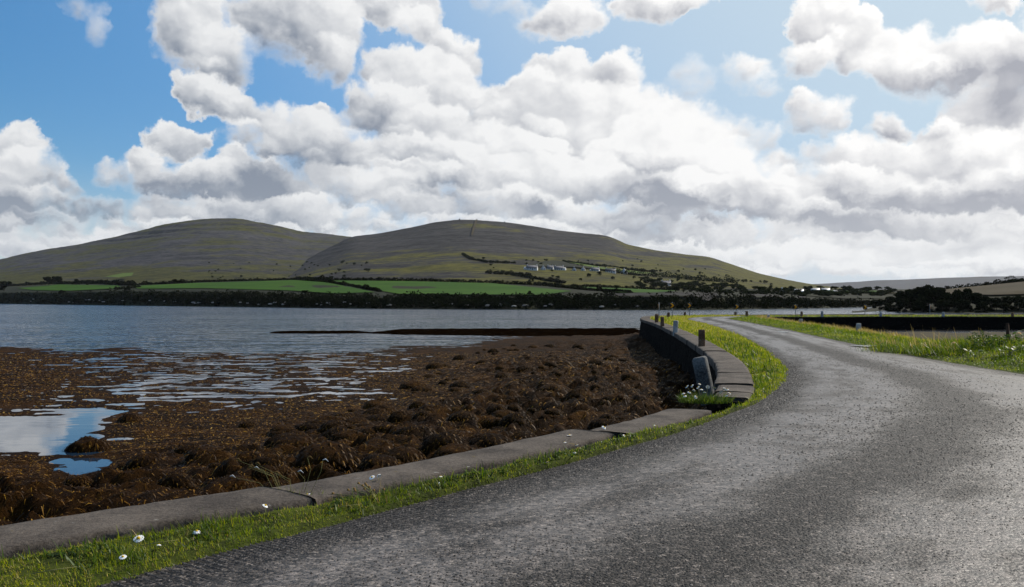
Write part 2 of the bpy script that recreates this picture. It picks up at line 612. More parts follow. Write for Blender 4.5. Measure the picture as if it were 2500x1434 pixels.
def m_road():
    m, N, out = new_mat('chip_seal_road')
    p = pos(N)
    uv = N.node('ShaderNodeUVMap').outputs[0]
    ux, uy, _ = N.sep(uv)
    # wheel tracks, worn smooth and pale; loose dark chippings between and along the edges
    wob = N.math('MULTIPLY', N.math('SUBTRACT', N.noise(p, 0.45, 6, 0.68), 0.5), 0.26)
    t = N.math('ADD', ux, wob)
    tr1 = N.math('MULTIPLY', N.mapr(t, 0.02, 0.20), N.mapr(t, 0.46, 0.28))
    tr2 = N.math('MULTIPLY', N.mapr(t, 0.46, 0.66), N.mapr(t, 1.0, 0.82))
    tr = N.math('MAXIMUM', tr1, tr2)
    big = N.noise(N.comb(N.math('MULTIPLY', ux, 5.0), N.math('MULTIPLY', uy, 1.6), 0.0), 1.4, 7, 0.68)
    track = N.math('MULTIPLY', tr, N.mapr(big, 0.32, 0.60, 0.25, 1.0))
    wp2 = N.vmath('ADD', p, N.vmath('SCALE', N.noise(p, 25.0, 2, 0.5, out='Color'), 0.03))
    chips = N.voro(wp2, 40.0, 'F1', out='Color')
    cd = N.voro(wp2, 40.0, 'F1')
    cr = N.sep(chips)[0]
    fine = N.noise(p, 60.0, 4, 0.7)
    mid = N.noise(p, 14.0, 4, 0.65)
    grit = N.noise(p, 95.0, 2, 0.6)
    v = N.math('ADD', N.math('MULTIPLY', cr, 0.42), N.math('MULTIPLY', N.mapr(mid, 0.25, 0.75, smooth=False), 0.30))
    v = N.math('ADD', v, N.math('MULTIPLY', N.mapr(grit, 0.25, 0.75, smooth=False), 0.28))
    loose = N.ramp(v, [(0.24, (0.003, 0.0026, 0.0023)), (0.46, (0.014, 0.0118, 0.0102)), (0.66, (0.058, 0.048, 0.041)), (0.85, (0.26, 0.22, 0.19))])
    worn = N.ramp(v, [(0.22, (0.012, 0.010, 0.009)), (0.42, (0.066, 0.055, 0.047)), (0.66, (0.155, 0.129, 0.111)), (0.90, (0.37, 0.315, 0.275))])
    c = N.mix(N.mapr(track, 0.05, 0.95), loose, worn)
    h = N.math('ADD', N.math('MULTIPLY', N.math('SUBTRACT', 1.0, cd), N.mapr(track, 0.0, 1.0, 1.0, 0.45)), N.math('MULTIPLY', fine, 0.5))
    nrm = bump(N, h, N.mapr(track, 0.0, 1.0, 1.0, 0.55), 0.012)
    nrm = bump(N, mid, 0.5, 0.02, nrm)
    pbr(N, out, c, N.mapr(track, 0, 1, 0.55, 0.40), N.mapr(track, 0, 1, 0.10, 0.28), nrm)
    return m


def m_concrete(name='weathered_concrete', a=(0.026, 0.020, 0.016), b=(0.120, 0.098, 0.080)):
    m, N, out = new_mat(name)
    p = pos(N)
    n1 = N.noise(p, 2.2, 6, 0.65)
    n2 = N.noise(p, 38.0, 5, 0.75)
    n3 = N.noise(p, 6.0, 5, 0.6)
    f = N.math('ADD', N.math('MULTIPLY', n1, 0.5), N.math('MULTIPLY', n2, 0.5))
    c = N.mix(N.mapr(f, 0.34, 0.66), a, b)
    c = N.mix(N.mapr(n3, 0.66, 0.72), c, (0.10, 0.075, 0.035))                # ochre lichen
    c = N.mix(N.mapr(N.noise(p, 9.0, 4, 0.6), 0.68, 0.74), c, (0.20, 0.19, 0.17))   # pale lichen
    pbr(N, out, c, 0.9, 0.2, bump(N, n2, 0.9, 0.012, bump(N, n3, 0.5, 0.03)))
    return m


def m_wall():
    m, N, out = new_mat('dark_sea_wall_stone')
    p = pos(N)
    st = N.vmath('MULTIPLY', p, (1.6, 1.6, 3.4))
    e = N.voro(st, 1.0, 'DISTANCE_TO_EDGE')
    n = N.noise(p, 7.0, 5, 0.65)
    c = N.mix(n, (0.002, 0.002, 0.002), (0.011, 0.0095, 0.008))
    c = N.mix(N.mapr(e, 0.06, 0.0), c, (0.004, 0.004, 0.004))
    pbr(N, out, c, 0.9, 0.03, bump(N, N.math('ADD', N.mapr(e, 0, 0.1), n), 0.8, 0.05))
    return m


def m_foreshore():
    m, N, out = new_mat('wet_seaweed_ground')
    p = pos(N)
    n1 = N.noise(p, 0.8, 5, 0.6)
    n2 = N.noise(p, 26.0, 6, 0.75)
    n3 = N.noise(p, 7.0, 5, 0.7)
    v = N.math('ADD', N.math('MULTIPLY', n1, 0.4), N.math('ADD', N.math('MULTIPLY', n2, 0.35), N.math('MULTIPLY', n3, 0.25)))
    c = N.ramp(v, [(0.32, (0.002, 0.0012, 0.0006)), (0.48, (0.014, 0.006, 0.0012)), (0.58, (0.046, 0.019, 0.0025)), (0.70, (0.10, 0.045, 0.006))])
    h = N.math('ADD', n2, n3)
    pbr(N, out, c, 0.75, 0.03, bump(N, h, 1.0, 0.09))
    return m


def m_weed():
    m, N, out = new_mat('brown_wrack')
    t = attr(N, 'tint')
    c = N.ramp(t, [(0.0, (0.004, 0.002, 0.0006)), (0.38, (0.030, 0.0125, 0.0016)), (0.64, (0.155, 0.070, 0.005)), (0.88, (0.28, 0.145, 0.014)), (1.0, (0.27, 0.19, 0.06))])
    pbr(N, out, c, 0.45, 0.06)
    return m


def m_grass(name='meadow_grass', stops=None):
    m, N, out = new_mat(name)
    t = attr(N, 'tint')
    c = N.ramp(t, stops or [(0.0, (0.016, 0.034, 0.002)), (0.35, (0.065, 0.120, 0.003)), (0.62, (0.215, 0.265, 0.004)), (0.80, (0.35, 0.335, 0.014)), (0.90, (0.38, 0.28, 0.09)), (1.0, (0.48, 0.38, 0.19))])
    d = N.node('ShaderNodeBsdfPrincipled')
    N.put(d.inputs['Base Color'], c)
    d.inputs['Roughness'].default_value = 0.5
    d.inputs['Specular IOR Level'].default_value = 0.35
    tr = N.node('ShaderNodeBsdfTranslucent')
    N.put(tr.inputs['Color'], N.mix(0.5, c, N.mix(1.0, c, (1.9, 1.8, 0.6), 'MULTIPLY')))
    mx = N.node('ShaderNodeMixShader')
    mx.inputs[0].default_value = 0.45
    N.l.new(d.outputs[0], mx.inputs[1])
    N.l.new(tr.outputs[0], mx.inputs[2])
    N.l.new(mx.outputs[0], out.inputs[0])
    return m


def m_soil(name, a, b, scale=6.0, spec=0.1):
    m, N, out = new_mat(name)
    p = pos(N)
    n = N.noise(p, scale, 6, 0.7)
    pbr(N, out, N.mix(N.mapr(n, 0.3, 0.7), a, b), 0.95, spec, bump(N, n, 0.8, 0.05))
    return m


def m_sea():
    m, N, out = new_mat('sea_water')
    p = pos(N)
    px_, py_, pz_ = N.sep(p)
    r = N.vmath('LENGTH', N.vmath('MULTIPLY', p, (1, 1, 0)))
    # open water is ruffled, the pools between the weed lie calm
    open_ = N.mapr(py_, 24.0, 80.0, 0.012, 1.0)
    st = N.vmath('MULTIPLY', p, (0.40, 1.0, 1.0))
    w3 = N.noise(N.vmath('MULTIPLY', p, (0.10, 0.35, 1)), 0.16, 3, 0.5)
    slope = N.math('MULTIPLY', open_, N.mapr(w3, 0.3, 0.7, 0.55, 1.0))

    def hgt(off):
        q = N.vmath('ADD', st, off)
        return N.math('ADD', N.math('MULTIPLY', N.noise(q, 1.3, 2, 0.6), 0.40), N.math('MULTIPLY', N.noise(q, 0.28, 2, 0.6), 1.15))
    h0, hx, hy = hgt((0, 0, 0)), hgt((0.10, 0, 0)), hgt((0, 0.10, 0))
    k = N.math('MULTIPLY', slope, -9.0)
    nx = N.math('MULTIPLY', N.math('SUBTRACT', hx, h0), N.math('MULTIPLY', k, 0.6))
    ny = N.math('MULTIPLY', N.math('SUBTRACT', hy, h0), k)
    nr = N.vmath('NORMALIZE', N.comb(nx, ny, 1.0))
    b = pbr(N, out, (0.010, 0.024, 0.044), 0.06, 0.5, nr)
    N.put(b.inputs['Roughness'], N.mapr(open_, 0, 1, 0.02, 0.10))
    b.inputs['IOR'].default_value = 1.333
    return m


def m_hill(name, rock, dark, grass, gbias=0.0, contour=0.0, gx=None):
    """limestone hill: bare grey pavement with thin turf; turf gathers on the terraces"""
    m, N, out = new_mat(name)
    p = pos(N)
    x, y, z = N.sep(p)
    n1 = N.noise(p, 0.0045, 6, 0.62)
    n2 = N.noise(p, 0.035, 7, 0.75)
    n3 = N.noise(N.vmath('MULTIPLY', p, (0.22, 0.22, 4.0)), 0.02, 6, 0.65)
    v = N.math('ADD', N.math('MULTIPLY', n1, 0.40), N.math('ADD', N.math('MULTIPLY', n2, 0.25), N.math('MULTIPLY', n3, 0.35 + contour)))
    v = N.math('ADD', v, gbias - contour * 0.5)
    v = N.math('ADD', v, N.mapr(z, 20.0, 120.0, 0.085, -0.01))
    if gx is not None:
        v = N.math('ADD', v, N.mapr(x, gx[0], gx[1], -gx[2], gx[2]))
    rk = N.mix(N.mapr(N.math('ADD', N.math('MULTIPLY', n2, .6), N.math('MULTIPLY', n3, .4)), 0.36, 0.62), dark, rock)
    c = N.mix(N.mapr(v, 0.46, 0.54), rk, N.mix(N.mapr(n2, .35, .65), tuple(q * 0.35 for q in grass), grass))
    # scattered scrub
    sc_ = N.voro(N.vmath('MULTIPLY', p, (1, 1, 0.3)), 0.035, 'F1')
    c = N.mix(N.math('MULTIPLY', N.mapr(sc_, 0.22, 0.12), N.mapr(N.noise(p, 0.006, 3, 0.5), 0.5, 0.62)), c, (0.012, 0.016, 0.008))
    pbr(N, out, c, 0.95, 0.1, bump(N, N.math('ADD', n2, n3), 0.8, 5.0))
    return m


def m_field(name, a, b):
    m, N, out = new_mat(name)
    p = pos(N)
    n = N.noise(p, 0.03, 5, 0.6)
    n2 = N.noise(p, 0.6, 4, 0.7)
    f = N.math('ADD', N.math('MULTIPLY', n, 0.6), N.math('MULTIPLY', n2, 0.4))
    pbr(N, out, N.mix(N.mapr(f, 0.35, 0.65), a, b), 0.95, 0.08)
    return m


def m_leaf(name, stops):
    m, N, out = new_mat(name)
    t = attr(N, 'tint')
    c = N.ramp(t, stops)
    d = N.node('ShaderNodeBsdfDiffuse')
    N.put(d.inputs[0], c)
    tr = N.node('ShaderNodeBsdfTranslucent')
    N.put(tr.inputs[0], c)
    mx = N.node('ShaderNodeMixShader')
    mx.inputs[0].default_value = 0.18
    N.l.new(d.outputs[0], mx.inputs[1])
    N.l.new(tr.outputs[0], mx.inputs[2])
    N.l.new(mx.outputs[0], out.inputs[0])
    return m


M = {}
M['road'] = m_road()
M['concrete'] = m_concrete()
M['wall'] = m_wall()
M['foreshore'] = m_foreshore()
M['weed'] = m_weed()
M['reef'] = m_soil('shade_dark_wrack_reef', (0.0015, 0.001, 0.0008), (0.006, 0.003, 0.001), 1.5, 0.0)  # near-black holds both dark weed and the painted-in shade of the near side
M['grass'] = m_grass()
M['drygrass'] = m_grass('dry_grass', [(0.0, (0.10, 0.07, 0.025)), (0.5, (0.27, 0.19, 0.08)), (1.0, (0.42, 0.33, 0.18))])
M['leafy'] = m_grass('broad_leaves', [(0.0, (0.015, 0.035, 0.004)), (0.5, (0.05, 0.095, 0.010)), (1.0, (0.16, 0.20, 0.03))])
M['turf'] = m_soil('mossy_turf', (0.016, 0.022, 0.004), (0.060, 0.072, 0.010), 5.0)
M['mud'] = m_soil('tidal_mud', (0.022, 0.017, 0.007), (0.065, 0.050, 0.020), 1.2)
M['sea'] = m_sea()
M['hill_mid'] = m_hill('limestone_hill', (0.044, 0.040, 0.039), (0.008, 0.0075, 0.0075), (0.085, 0.078, 0.010), -0.010, 0.05, (-200, 800, 0.075))
M['hill_left'] = m_hill('terraced_limestone_hill', (0.064, 0.060, 0.063), (0.010, 0.0095, 0.011), (0.058, 0.056, 0.010), -0.01, 0.12)
M['ridge'] = m_hill('far_moor', (0.07, 0.07, 0.075), (0.05, 0.05, 0.055), (0.06, 0.06, 0.04), -0.05, 0.0)
M['lowland'] = m_soil('rough_pasture', (0.006, 0.007, 0.003), (0.022, 0.024, 0.008), 0.05)
M['field'] = m_field('green_pasture', (0.016, 0.052, 0.0005), (0.032, 0.078, 0.0008))
M['field_pale'] = m_field('pale_meadow', (0.055, 0.085, 0.014), (0.08, 0.115, 0.022))
M['stubble'] = m_field('brown_pasture', (0.036, 0.028, 0.014), (0.056, 0.043, 0.022))
M['earth'] = m_soil('bare_earth_bank', (0.02, 0.0185, 0.017), (0.042, 0.039, 0.036), 0.3)
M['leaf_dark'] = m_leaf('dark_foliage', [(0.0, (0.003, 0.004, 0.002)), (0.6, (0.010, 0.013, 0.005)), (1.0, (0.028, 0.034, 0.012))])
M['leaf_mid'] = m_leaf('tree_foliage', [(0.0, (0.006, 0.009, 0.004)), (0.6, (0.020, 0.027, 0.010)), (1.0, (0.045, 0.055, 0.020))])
M['bark'] = plain('bark', (0.03, 0.025, 0.02), 0.9, 0.1, 0.4, 12, 0.01)
M['white_wall'] = plain('white_render', (0.46, 0.46, 0.45), 0.9, 0.1, 0.12, 1.5)
M['slate'] = plain('slate_roof', (0.10, 0.10, 0.11), 0.7, 0.3, 0.25, 3.0)
M['slate_dark'] = plain('dark_slate_roof', (0.022, 0.024, 0.032), 0.6, 0.3, 0.25, 3.0)
M['roof_pale'] = plain('pale_metal_roof', (0.34, 0.35, 0.36), 0.45, 0.4, 0.1, 2.0)
M['glass'] = plain('window_glass', (0.02, 0.024, 0.03), 0.15, 0.5, 0.1)
M['pole'] = plain('galvanised_pole', (0.16, 0.17, 0.18), 0.5, 0.4, 0.2, 10, 0.0)
M['black'] = plain('black_sign_face', (0.008, 0.008, 0.009), 0.6, 0.25, 0.2)
M['orange'] = plain('amber_chevron', (0.88, 0.36, 0.006), 0.5, 0.3, 0.1)
M['cap'] = plain('pale_cap', (0.6, 0.6, 0.6), 0.6, 0.3, 0.1)
M['post'] = m_concrete('lichened_post', (0.05, 0.024, 0.012), (0.21, 0.125, 0.075))
M['post_fallen'] = m_concrete('shaded_white_post', (0.012, 0.013, 0.014), (0.17, 0.17, 0.165))  # darker copy of the white post, shade of its front put into the colour
M['post_white'] = m_concrete('white_painted_post', (0.10, 0.10, 0.10), (0.52, 0.51, 0.48))
M['petal'] = plain('white_petals', (0.80, 0.80, 0.78), 0.7, 0.2, 0.05)
M['yolk'] = plain('yellow_flower_centre', (0.62, 0.38, 0.02), 0.8, 0.2, 0.2)
M['seed'] = plain('dry_seed_head', (0.20, 0.12, 0.04), 0.9, 0.1, 0.3)
M['stem'] = plain('pale_stem', (0.20, 0.19, 0.07), 0.8, 0.2, 0.2)
M['rust'] = plain('rusty_post', (0.05, 0.026, 0.015), 0.9, 0.2, 0.4, 20, 0.005)
M['rock'] = plain('shore_rock', (0.25, 0.245, 0.235), 0.9, 0.2, 0.3, 3.0, 0.03)
M['puddle'] = (lambda: (lambda t: (pbr(t[1], t[2], (0.02, 0.02, 0.022), 0.12, 0.5, bump(t[1], t[1].noise(pos(t[1]), 30.0, 3, 0.6), 0.5, 0.02)), t[0])[1])(new_mat('puddle_water')))()

# ================================================================== the causeway: road, verges, walls
LEFT = [(-13, -8), (-6.6, -.3), (-2.5, 4.94), (-.82, 7.1), (1.45, 10.1), (2.84, 12.3), (4.1, 14.6), (6.0, 19.6), (7.36, 25.3), (9.4, 35.7), (11.3, 48), (12.7, 58), (13.5, 66),
        (14.4, 74), (16.8, 82.5), (20.8, 87.4), (26, 89.6), (40, 90.5), (70, 91.5), (130, 93)]
RIGHT = [(-8.5, -13), (-2.4, -4.6), (1.5, 1.6), (3.6, 3.8), (6.3, 6.6), (8.0, 9.0), (9.6, 11.6), (11.0, 17.6), (11.5, 24.2), (13.0, 35.2), (14.9, 47.4), (16.3, 57.4), (17.4, 65.5),
         (18.3, 73), (19.6, 79.6), (22.2, 83.9), (26.5, 85.8), (40, 86.6), (70, 87.6), (130, 89)]
OUTER = [(-14.8, -6), (-8.3, 1.0), (-3.4, 5.68), (-1.4, 7.52), (.9, 10.45), (2.25, 12.6), (3.35, 14.9), (4.65, 20), (5.6, 25.6), (6.95, 36), (8.35, 48.5), (9.3, 58.5), (9.9, 66.5),
         (10.9, 75), (13.2, 84.5), (18.6, 90.4), (25, 93), (40, 94), (70, 95), (130, 96.5)]
BASIN = [(-5, -17), (1.4, -8), (4, -1.5), (6, .8), (9, 3.8), (11, 6.4), (12.8, 9.4), (14.6, 16), (15.2, 23.3), (16.4, 34.7), (18.2, 46.9), (19.4, 57), (20.6, 65),
         (21.4, 72), (22.3, 77.6), (23.6, 80.5), (27, 82.8), (40, 83.6), (70, 84.6), (130, 86)]
PER = 26
Lc, PAR = spline(LEFT, PER)
Rc, _ = spline(RIGHT, PER)
Oc, _ = spline(OUTER, PER)
Bc, _ = spline(BASIN, PER)
wid = np.interp(PAR, [0, 4, 5.5, 7, 9, 13, 19], [0.62, 0.62, 0.70, 0.68, 0.72, 0.8, 0.8])
dv = Lc - Oc
dn = dv / np.linalg.norm(dv, axis=1)[:, None]
Ic = Oc + dn * wid[:, None]


def at(curve, p):
    return np.stack([np.interp(p, PAR, curve[:, k]) for k in (0, 1)], -1)


def strip(ca, cb, n, zfun):
    """sheet between two curves; zfun(t, p, x, y)"""
    t = np.linspace(0, 1, n)
    P = ca[:, None, :] * (1 - t)[None, :, None] + cb[:, None, :] * t[None, :, None]
    z = zfun(t[None, :] + 0 * P[..., 0], PAR[:, None] + 0 * P[..., 0], P[..., 0], P[..., 1])
    V = np.concatenate([P, z[..., None]], -1).reshape(-1, 3)
    uv = np.stack([np.broadcast_to(t[None, :], P.shape[:2]), np.broadcast_to(PAR[:, None], P.shape[:2])], -1).reshape(-1, 2)
    return V, grid_faces(len(ca), n)[:, ::-1], uv


def road_z(t, p, x, y):
    return 0.05 * (1 - (2 * t - 1) ** 2) - 0.025 + 0.012 * fbm(x * 0.7, y * 0.7, 3, 5)


def lverge_z(t, p, x, y):
    e = np.minimum(t, 1 - t) * 2
    return -0.03 + 0.05 * np.clip(e * 3, 0, 1) + np.clip(t - .35, 0, 1) * .13 * np.clip((5.0 - p) / 1.0, 0, 1) + 0.05 * fbm(x * 2.3, y * 2.3, 4, 9) * np.clip(e * 3, 0, 1)


def rverge_z(t, p, x, y):
    e = np.clip(t * 4, 0, 1)
    lump = np.exp(-((x - 13.6) ** 2 / 2.2 + (y - 24.5) ** 2 / 10.0)) * 0.35
    return -0.03 + e * (0.07 + 0.09 * fbm(x * 0.9, y * 0.9, 4, 21) + lump) - 0.10 * np.clip(t - 0.85, 0, 1) / 0.15


V_, F_, UV_ = strip(Lc, Rc, 33, road_z)
kind(link('road', mesh_data('road', V_, F_, True, None, UV_), M['road']), 'structure')
Lo = Lc + dn * 0.06
V_, F_, UV_ = strip(Lo, Ic - dn * 0.05, 14, lverge_z)
kind(link('verge', mesh_data('verge', V_, F_, True), M['turf']), 'structure')
rd = Bc - Rc
rdn = rd / np.linalg.norm(rd, axis=1)[:, None]
V_, F_, UV_ = strip(Bc, Rc - rdn * 0.06, 22, lambda t, p, x, y: rverge_z(1 - t, p, x, y))
kind(link('verge', mesh_data('verge', V_, F_, True), M['turf']), 'structure')


def wall_skirt(curve, out, top, bottom, batter, rough, seed, nz=10):
    z = np.linspace(top, bottom, nz)
    s = np.concatenate([[0], np.cumsum(np.linalg.norm(np.diff(curve, axis=0), axis=1))])
    k = (top - z) / (top - bottom)
    P = curve[:, None, :] + out[:, None, :] * (k * batter)[None, :, None]
    P = P + out[:, None, :] * (rough * fbm(s[:, None] * 1.7, z[None, :] * 3.0 + 0 * s[:, None], 3, seed))[..., None] * np.clip(k * 4, 0, 1)[None, :, None]
    V = np.concatenate([P, np.broadcast_to(z[None, :, None], P.shape[:2] + (1,))], -1).reshape(-1, 3)
    return V, grid_faces(len(curve), nz)


def densify(c, k=6):
    t = np.linspace(0, len(c) - 1, (len(c) - 1) * k + 1)
    return np.stack([np.interp(t, np.arange(len(c)), c[:, q]) for q in (0, 1)], -1)


# sea wall: dark battered masonry, coping slabs laid along its top
sw = tag(empty('sea_wall', (6, 26, -2)), 'long curved dark sea wall topped with concrete coping slabs beside the seaweed shore', 'wall')
sw['kind'] = 'thing'


def child(o, parent):
    o.parent = parent
    o.matrix_parent_inverse = parent.matrix_basis.inverted()
    return o


Od, Id = densify(Oc + dn * 0.05, 3), densify(Ic - dn * 0.04, 3)
on = -densify(dn, 3)
V1, F1 = wall_skirt(Od, on, 0.0, -2.6, 0.28, 0.10, 3, 12)
V2, F2 = wall_skirt(Id, -on, 0.0, -0.5, 0.0, 0.0, 4, 3)
top = np.concatenate([np.concatenate([Od, np.full((len(Od), 1), 0.0)], 1), np.concatenate([Id, np.full((len(Id), 1), 0.0)], 1)])
n_ = len(Od)
i_ = np.arange(n_ - 1)
F3 = np.stack([i_, i_ + 1, n_ + i_ + 1, n_ + i_], 1)
# the wall top has fallen away in one place: lower it there
pd = np.interp(np.arange(n_), np.arange(n_), np.linspace(0, 19, n_))
hole = (pd > 5.02) & (pd < 5.75)
top[:n_][hole, 2] = -0.35
top[n_:][hole, 2] = -0.16
V1.reshape(n_, 12, 3)[hole, 0, 2] = -0.35
allV = np.concatenate([V1, V2, top])
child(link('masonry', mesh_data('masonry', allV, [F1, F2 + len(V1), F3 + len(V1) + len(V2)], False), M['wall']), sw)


def slab(p0, p1, z, off, w=1.0, th=0.2, tilt=0.0, n=10, seed=0):
    """one coping slab between two places along the wall: rounded worn edges"""
    p = np.linspace(p0, p1, n)
    O, I = at(Oc, p), at(Ic, p)
    d = (I - O)
    ln = np.linalg.norm(d, axis=1)[:, None]
    d = d / ln
    O = O - d * (off + 0.04)
    I = O + d * ln * w
    prof = [(0.0, -th), (0.0, -0.035), (0.02, -0.008), (0.12, 0.0), (0.5, 0.006), (0.88, 0.0), (0.98, -0.010), (1.0, -0.04), (1.0, -th)]
    rows = []
    for k, (t, h) in enumerate(prof):
        q = O * (1 - t) + I * t
        nz = 0.012 * fbm(q[:, 0] * 4, q[:, 1] * 4, 3, seed + 3)
        if t in (0.0, 1.0):
            q = q + d * (0.045 * fbm(q[:, 0] * 3.5 + 7, q[:, 1] * 3.5, 4, seed))[:, None]
        zz = z + h + nz + tilt * (t - 0.5)
        rows.append(np.concatenate([q, zz[:, None]], 1))
    V = np.stack(rows, 1).reshape(-1, 3)
    m = len(prof)
    f4 = grid_faces(n, m)
    e0 = [list(range(m))]
    e1 = [[(n - 1) * m + q for q in range(m)][::-1]]
    return mesh_data('coping_slab', V, [f4, np.array(e0), np.array(e1)], False)


SLABS = [(0.3, 1.2, .13, 0, 1), (1.21, 1.95, .13, 0, 1), (1.955, 2.69, .135, 0, 1.0), (2.76, 3.96, .085, 0.13, 0.95), (3.99, 4.97, .075, -0.02, .95),
         (5.80, 6.02, .055, -.12, .85), (6.03, 6.28, .065, -.08, .92), (6.29, 6.72, .095, 0.0, 1.0), (6.73, 7.28, .10, 0, 1.0), (7.29, 8.08, .095, 0, 1.0), (8.09, 8.42, .105, 0, 1.0), (8.425, 8.78, .105, 0, 1.0), (8.785, 9.2, .10, 0, 1.0), (9.205, 9.6, .105, 0, 1), (9.605, 10.0, .095, 0, 1)]
p = 10.005
while p < 15:
    SLABS.append((p, p + .39, .10 + .01 * random.uniform(-1, 1), 0, 1))
    p += .395
while p < 18.2:
    SLABS.append((p, p + .24, .10 + .015 * random.uniform(-1, 1), 0, 1))
    p += .246
for k, (p0, p1, z, off, w) in enumerate(SLABS):
    child(link('coping_slab', slab(p0, p1, z, off, w, 0.2, random.uniform(-.012, .012), 40 if k < 9 else 14 if k < 16 else 6, 40 + k), M['concrete']), sw)

# wall on the basin side
bw = tag(empty('basin_wall', (40, 83, -1.3)), 'low dark stone wall holding the far causeway road above the tidal basin', 'wall')
bw['kind'] = 'thing'
Bd = densify(Bc, 3)
bn = densify(rdn, 3)
V1, F1 = wall_skirt(Bd, bn, -0.02, -1.75, 0.22, 0.12, 8, 9)
child(link('masonry', mesh_data('masonry', V1, F1[:, ::-1], False), M['wall']), bw)
p = 12.9
while p < 17.6:
    q = np.linspace(p, p + .115, 4)
    B_, d_ = at(Bc, q), at(rdn, q)
    a, b = B_ + d_ * 0.06, B_ - d_ * 0.28
    V = []
    zt = 0.02 + random.uniform(-.02, .03)
    for s_ in range(4):
        for (c_, z_) in ((a, -0.16), (a, zt), (b, zt + .01), (b, -0.16)):
            V.append((c_[s_, 0], c_[s_, 1], z_))
    V = np.array(V)
    child(link('coping_stone', mesh_data('coping_stone', V, [grid_faces(4, 4), np.array([[0, 1, 2, 3], [15, 14, 13, 12]])], False), M['wall']), bw)
    p += .125

# puddles on the road
for (px, py, w, d, nm) in ((2112, 846.5, .36, .5, 0), (1912, 812, .26, .8, 1)):
    Y = E * F / (py - HZ)
    X = (px - 1250) / F * Y
    a = np.linspace(0, 2 * math.pi, 40, endpoint=False)
    r = 1 + 0.35 * np.sin(3 * a + nm) + 0.2 * np.sin(7 * a)
    V = np.stack([X + w * r * np.cos(a) + 0.25 * d * np.sin(a), Y + d * r * np.sin(a), np.full(40, 0.030)], 1)
    kind(link('puddle', mesh_data('puddle', V, [np.arange(40)[None]], False), M['puddle']), 'structure')

# ================================================================== foreshore, sea, basin
XO = lambda y: np.interp(y, Oc[:, 1][:int(PER * 14.2)], Oc[:, 0][:int(PER * 14.2)])
CTRL = [  # photo column, row -> height of the shore above the water there
    (-700, 800, -.6), (0, 800, -.8), (600, 795, -.8), (1200, 795, -.8), (1560, 798, -.7), (-700, 846, -.25), (0, 836, -.35), (300, 836, -.4), (500, 845, -.18), (0, 852, .03), (300, 854, .03), (-400, 860, .02), (150, 868, -.03), (450, 875, -.04),
    (600, 830, -.3), (800, 826, -.3), (900, 838, -.12), (750, 850, -.08), (200, 905, -.01), (0, 920, .035), (0, 970, .03), (300, 950, -.045), (450, 920, -.06), (520, 960, -.03), (650, 890, -.035), (800, 870, -.02), (700, 925, -.02), (900, 905, -.01), (850, 950, -.015),
    (1000, 850, .02), (1100, 858, .04), (950, 985, .02), (750, 975, .02), (560, 1000, .02), (60, 1055, -.16), (-100, 1070, -.16), (170, 1040, -.06), (30, 1000, .0), (215, 1148, -.06), (240, 1135, -.05), (330, 1055, .05), (430, 1030, .04), (600, 1060, .06),
    (850, 1030, .08), (480, 1120, .16), (330, 1130, .14), (900, 1090, .24), (1050, 980, .12), (1050, 930, .06), (1150, 920, .16), (1300, 905, .30), (1250, 865, .08), (1350, 855, .16), (1450, 845, .22), (1560, 850, .35), (1500, 950, .48), (1300, 1000, .42), (1150, 1040, .36),
    (120, 1200, .22), (-200, 1200, .2), (600, 1180, .34), (0, 1140, .10), (-400, 1000, .02), (300, 1230, .3), (0, 1270, .35), (1000, 1130, .45), (1400, 1030, .55),
    (1600, 808, -.3), (1500, 808, -.3), (1300, 808, -.3), (1150, 808, -.3), (1000, 808, -.3), (800, 808, -.4), (620, 808, -.4), (1600, 822, .25), (1400, 822, .10), (1250, 822, .02), (1100, 822, -.01), (1000, 824, -.06), (1150, 832, -.03), (900, 820, -.10), (1250, 835, .05), (1200, 800, -.4), (1500, 801, -.3), (900, 801, -.4), (1400, 835, .14),
]
CT = np.array(CTRL, float)


def shore_uv(px, py):
    return px / 190.0, np.log(np.maximum(py - HZ, 3.0)) * 6.5


CU, CV = shore_uv(CT[:, 0], CT[:, 1])


def shore_h(X, Y, detail=True):
    shp = np.shape(X)
    X, Y = np.ravel(X).astype(float), np.ravel(Y).astype(float)
    py = HZ + 3.6 * F / Y
    px = 1250 + X / Y * F
    u, v = shore_uv(px, py)
    num, den = np.zeros_like(X), np.zeros_like(X) + 1e-9
    for k in range(len(CT)):
        w = 1.0 / (((u - CU[k]) ** 2 + (v - CV[k]) ** 2) ** 1.6 + 0.02)
        num += w * CT[k, 2]
        den += w
    B = num / den
    B = B + (0.034 * np.clip((420 - px) / 250, 0, 1) - 0.004) * np.exp(-((py - 925) / 75.0) ** 2) * np.clip((B + .12) / .06, 0, 1)
    mk = np.clip((py - 850) / 14, 0, 1) * np.clip((1035 - py) / 30, 0, 1) * np.clip((1100 - px) / 100, 0, 1)
    mk = mk * (1 - np.clip((py - 985) / 20, 0, 1) * np.clip((300 - px) / 60, 0, 1))
    B = B * (1 - mk) + np.maximum(B, np.interp(px, [0, 200, 450, 700, 1000], [.030, .014, .002, .004, .014])) * mk
    n1 = fbm(X * 0.34, Y * 0.34, 4, 31, 0.55)
    n2 = fbm(X * 1.5, Y * 1.5, 3, 57, 0.55)
    n4 = fbm(X * 0.42 + 20, Y * 0.95, 4, 39, 0.55)
    h = B + 0.035 * n1 + 0.05 * n2 + 0.10 * n4
    up = np.clip(B / 0.25, 0, 1.3)
    lump = np.abs(pnoise(X * 0.8, Y * 0.8, 71)) * 1.4 + 0.6 * np.abs(pnoise(X * 1.9, Y * 1.9, 77))
    h = h + up * (0.46 * (0.60 - lump))
    low = np.where(h > 0, h * (0.45 + 0.55 * np.clip(up, 0, 1)), h)
    d = XO(Y) - X
    low = low + 0.25 * np.exp(-(d / 0.7) ** 2)
    return (SEA + low).reshape(shp)


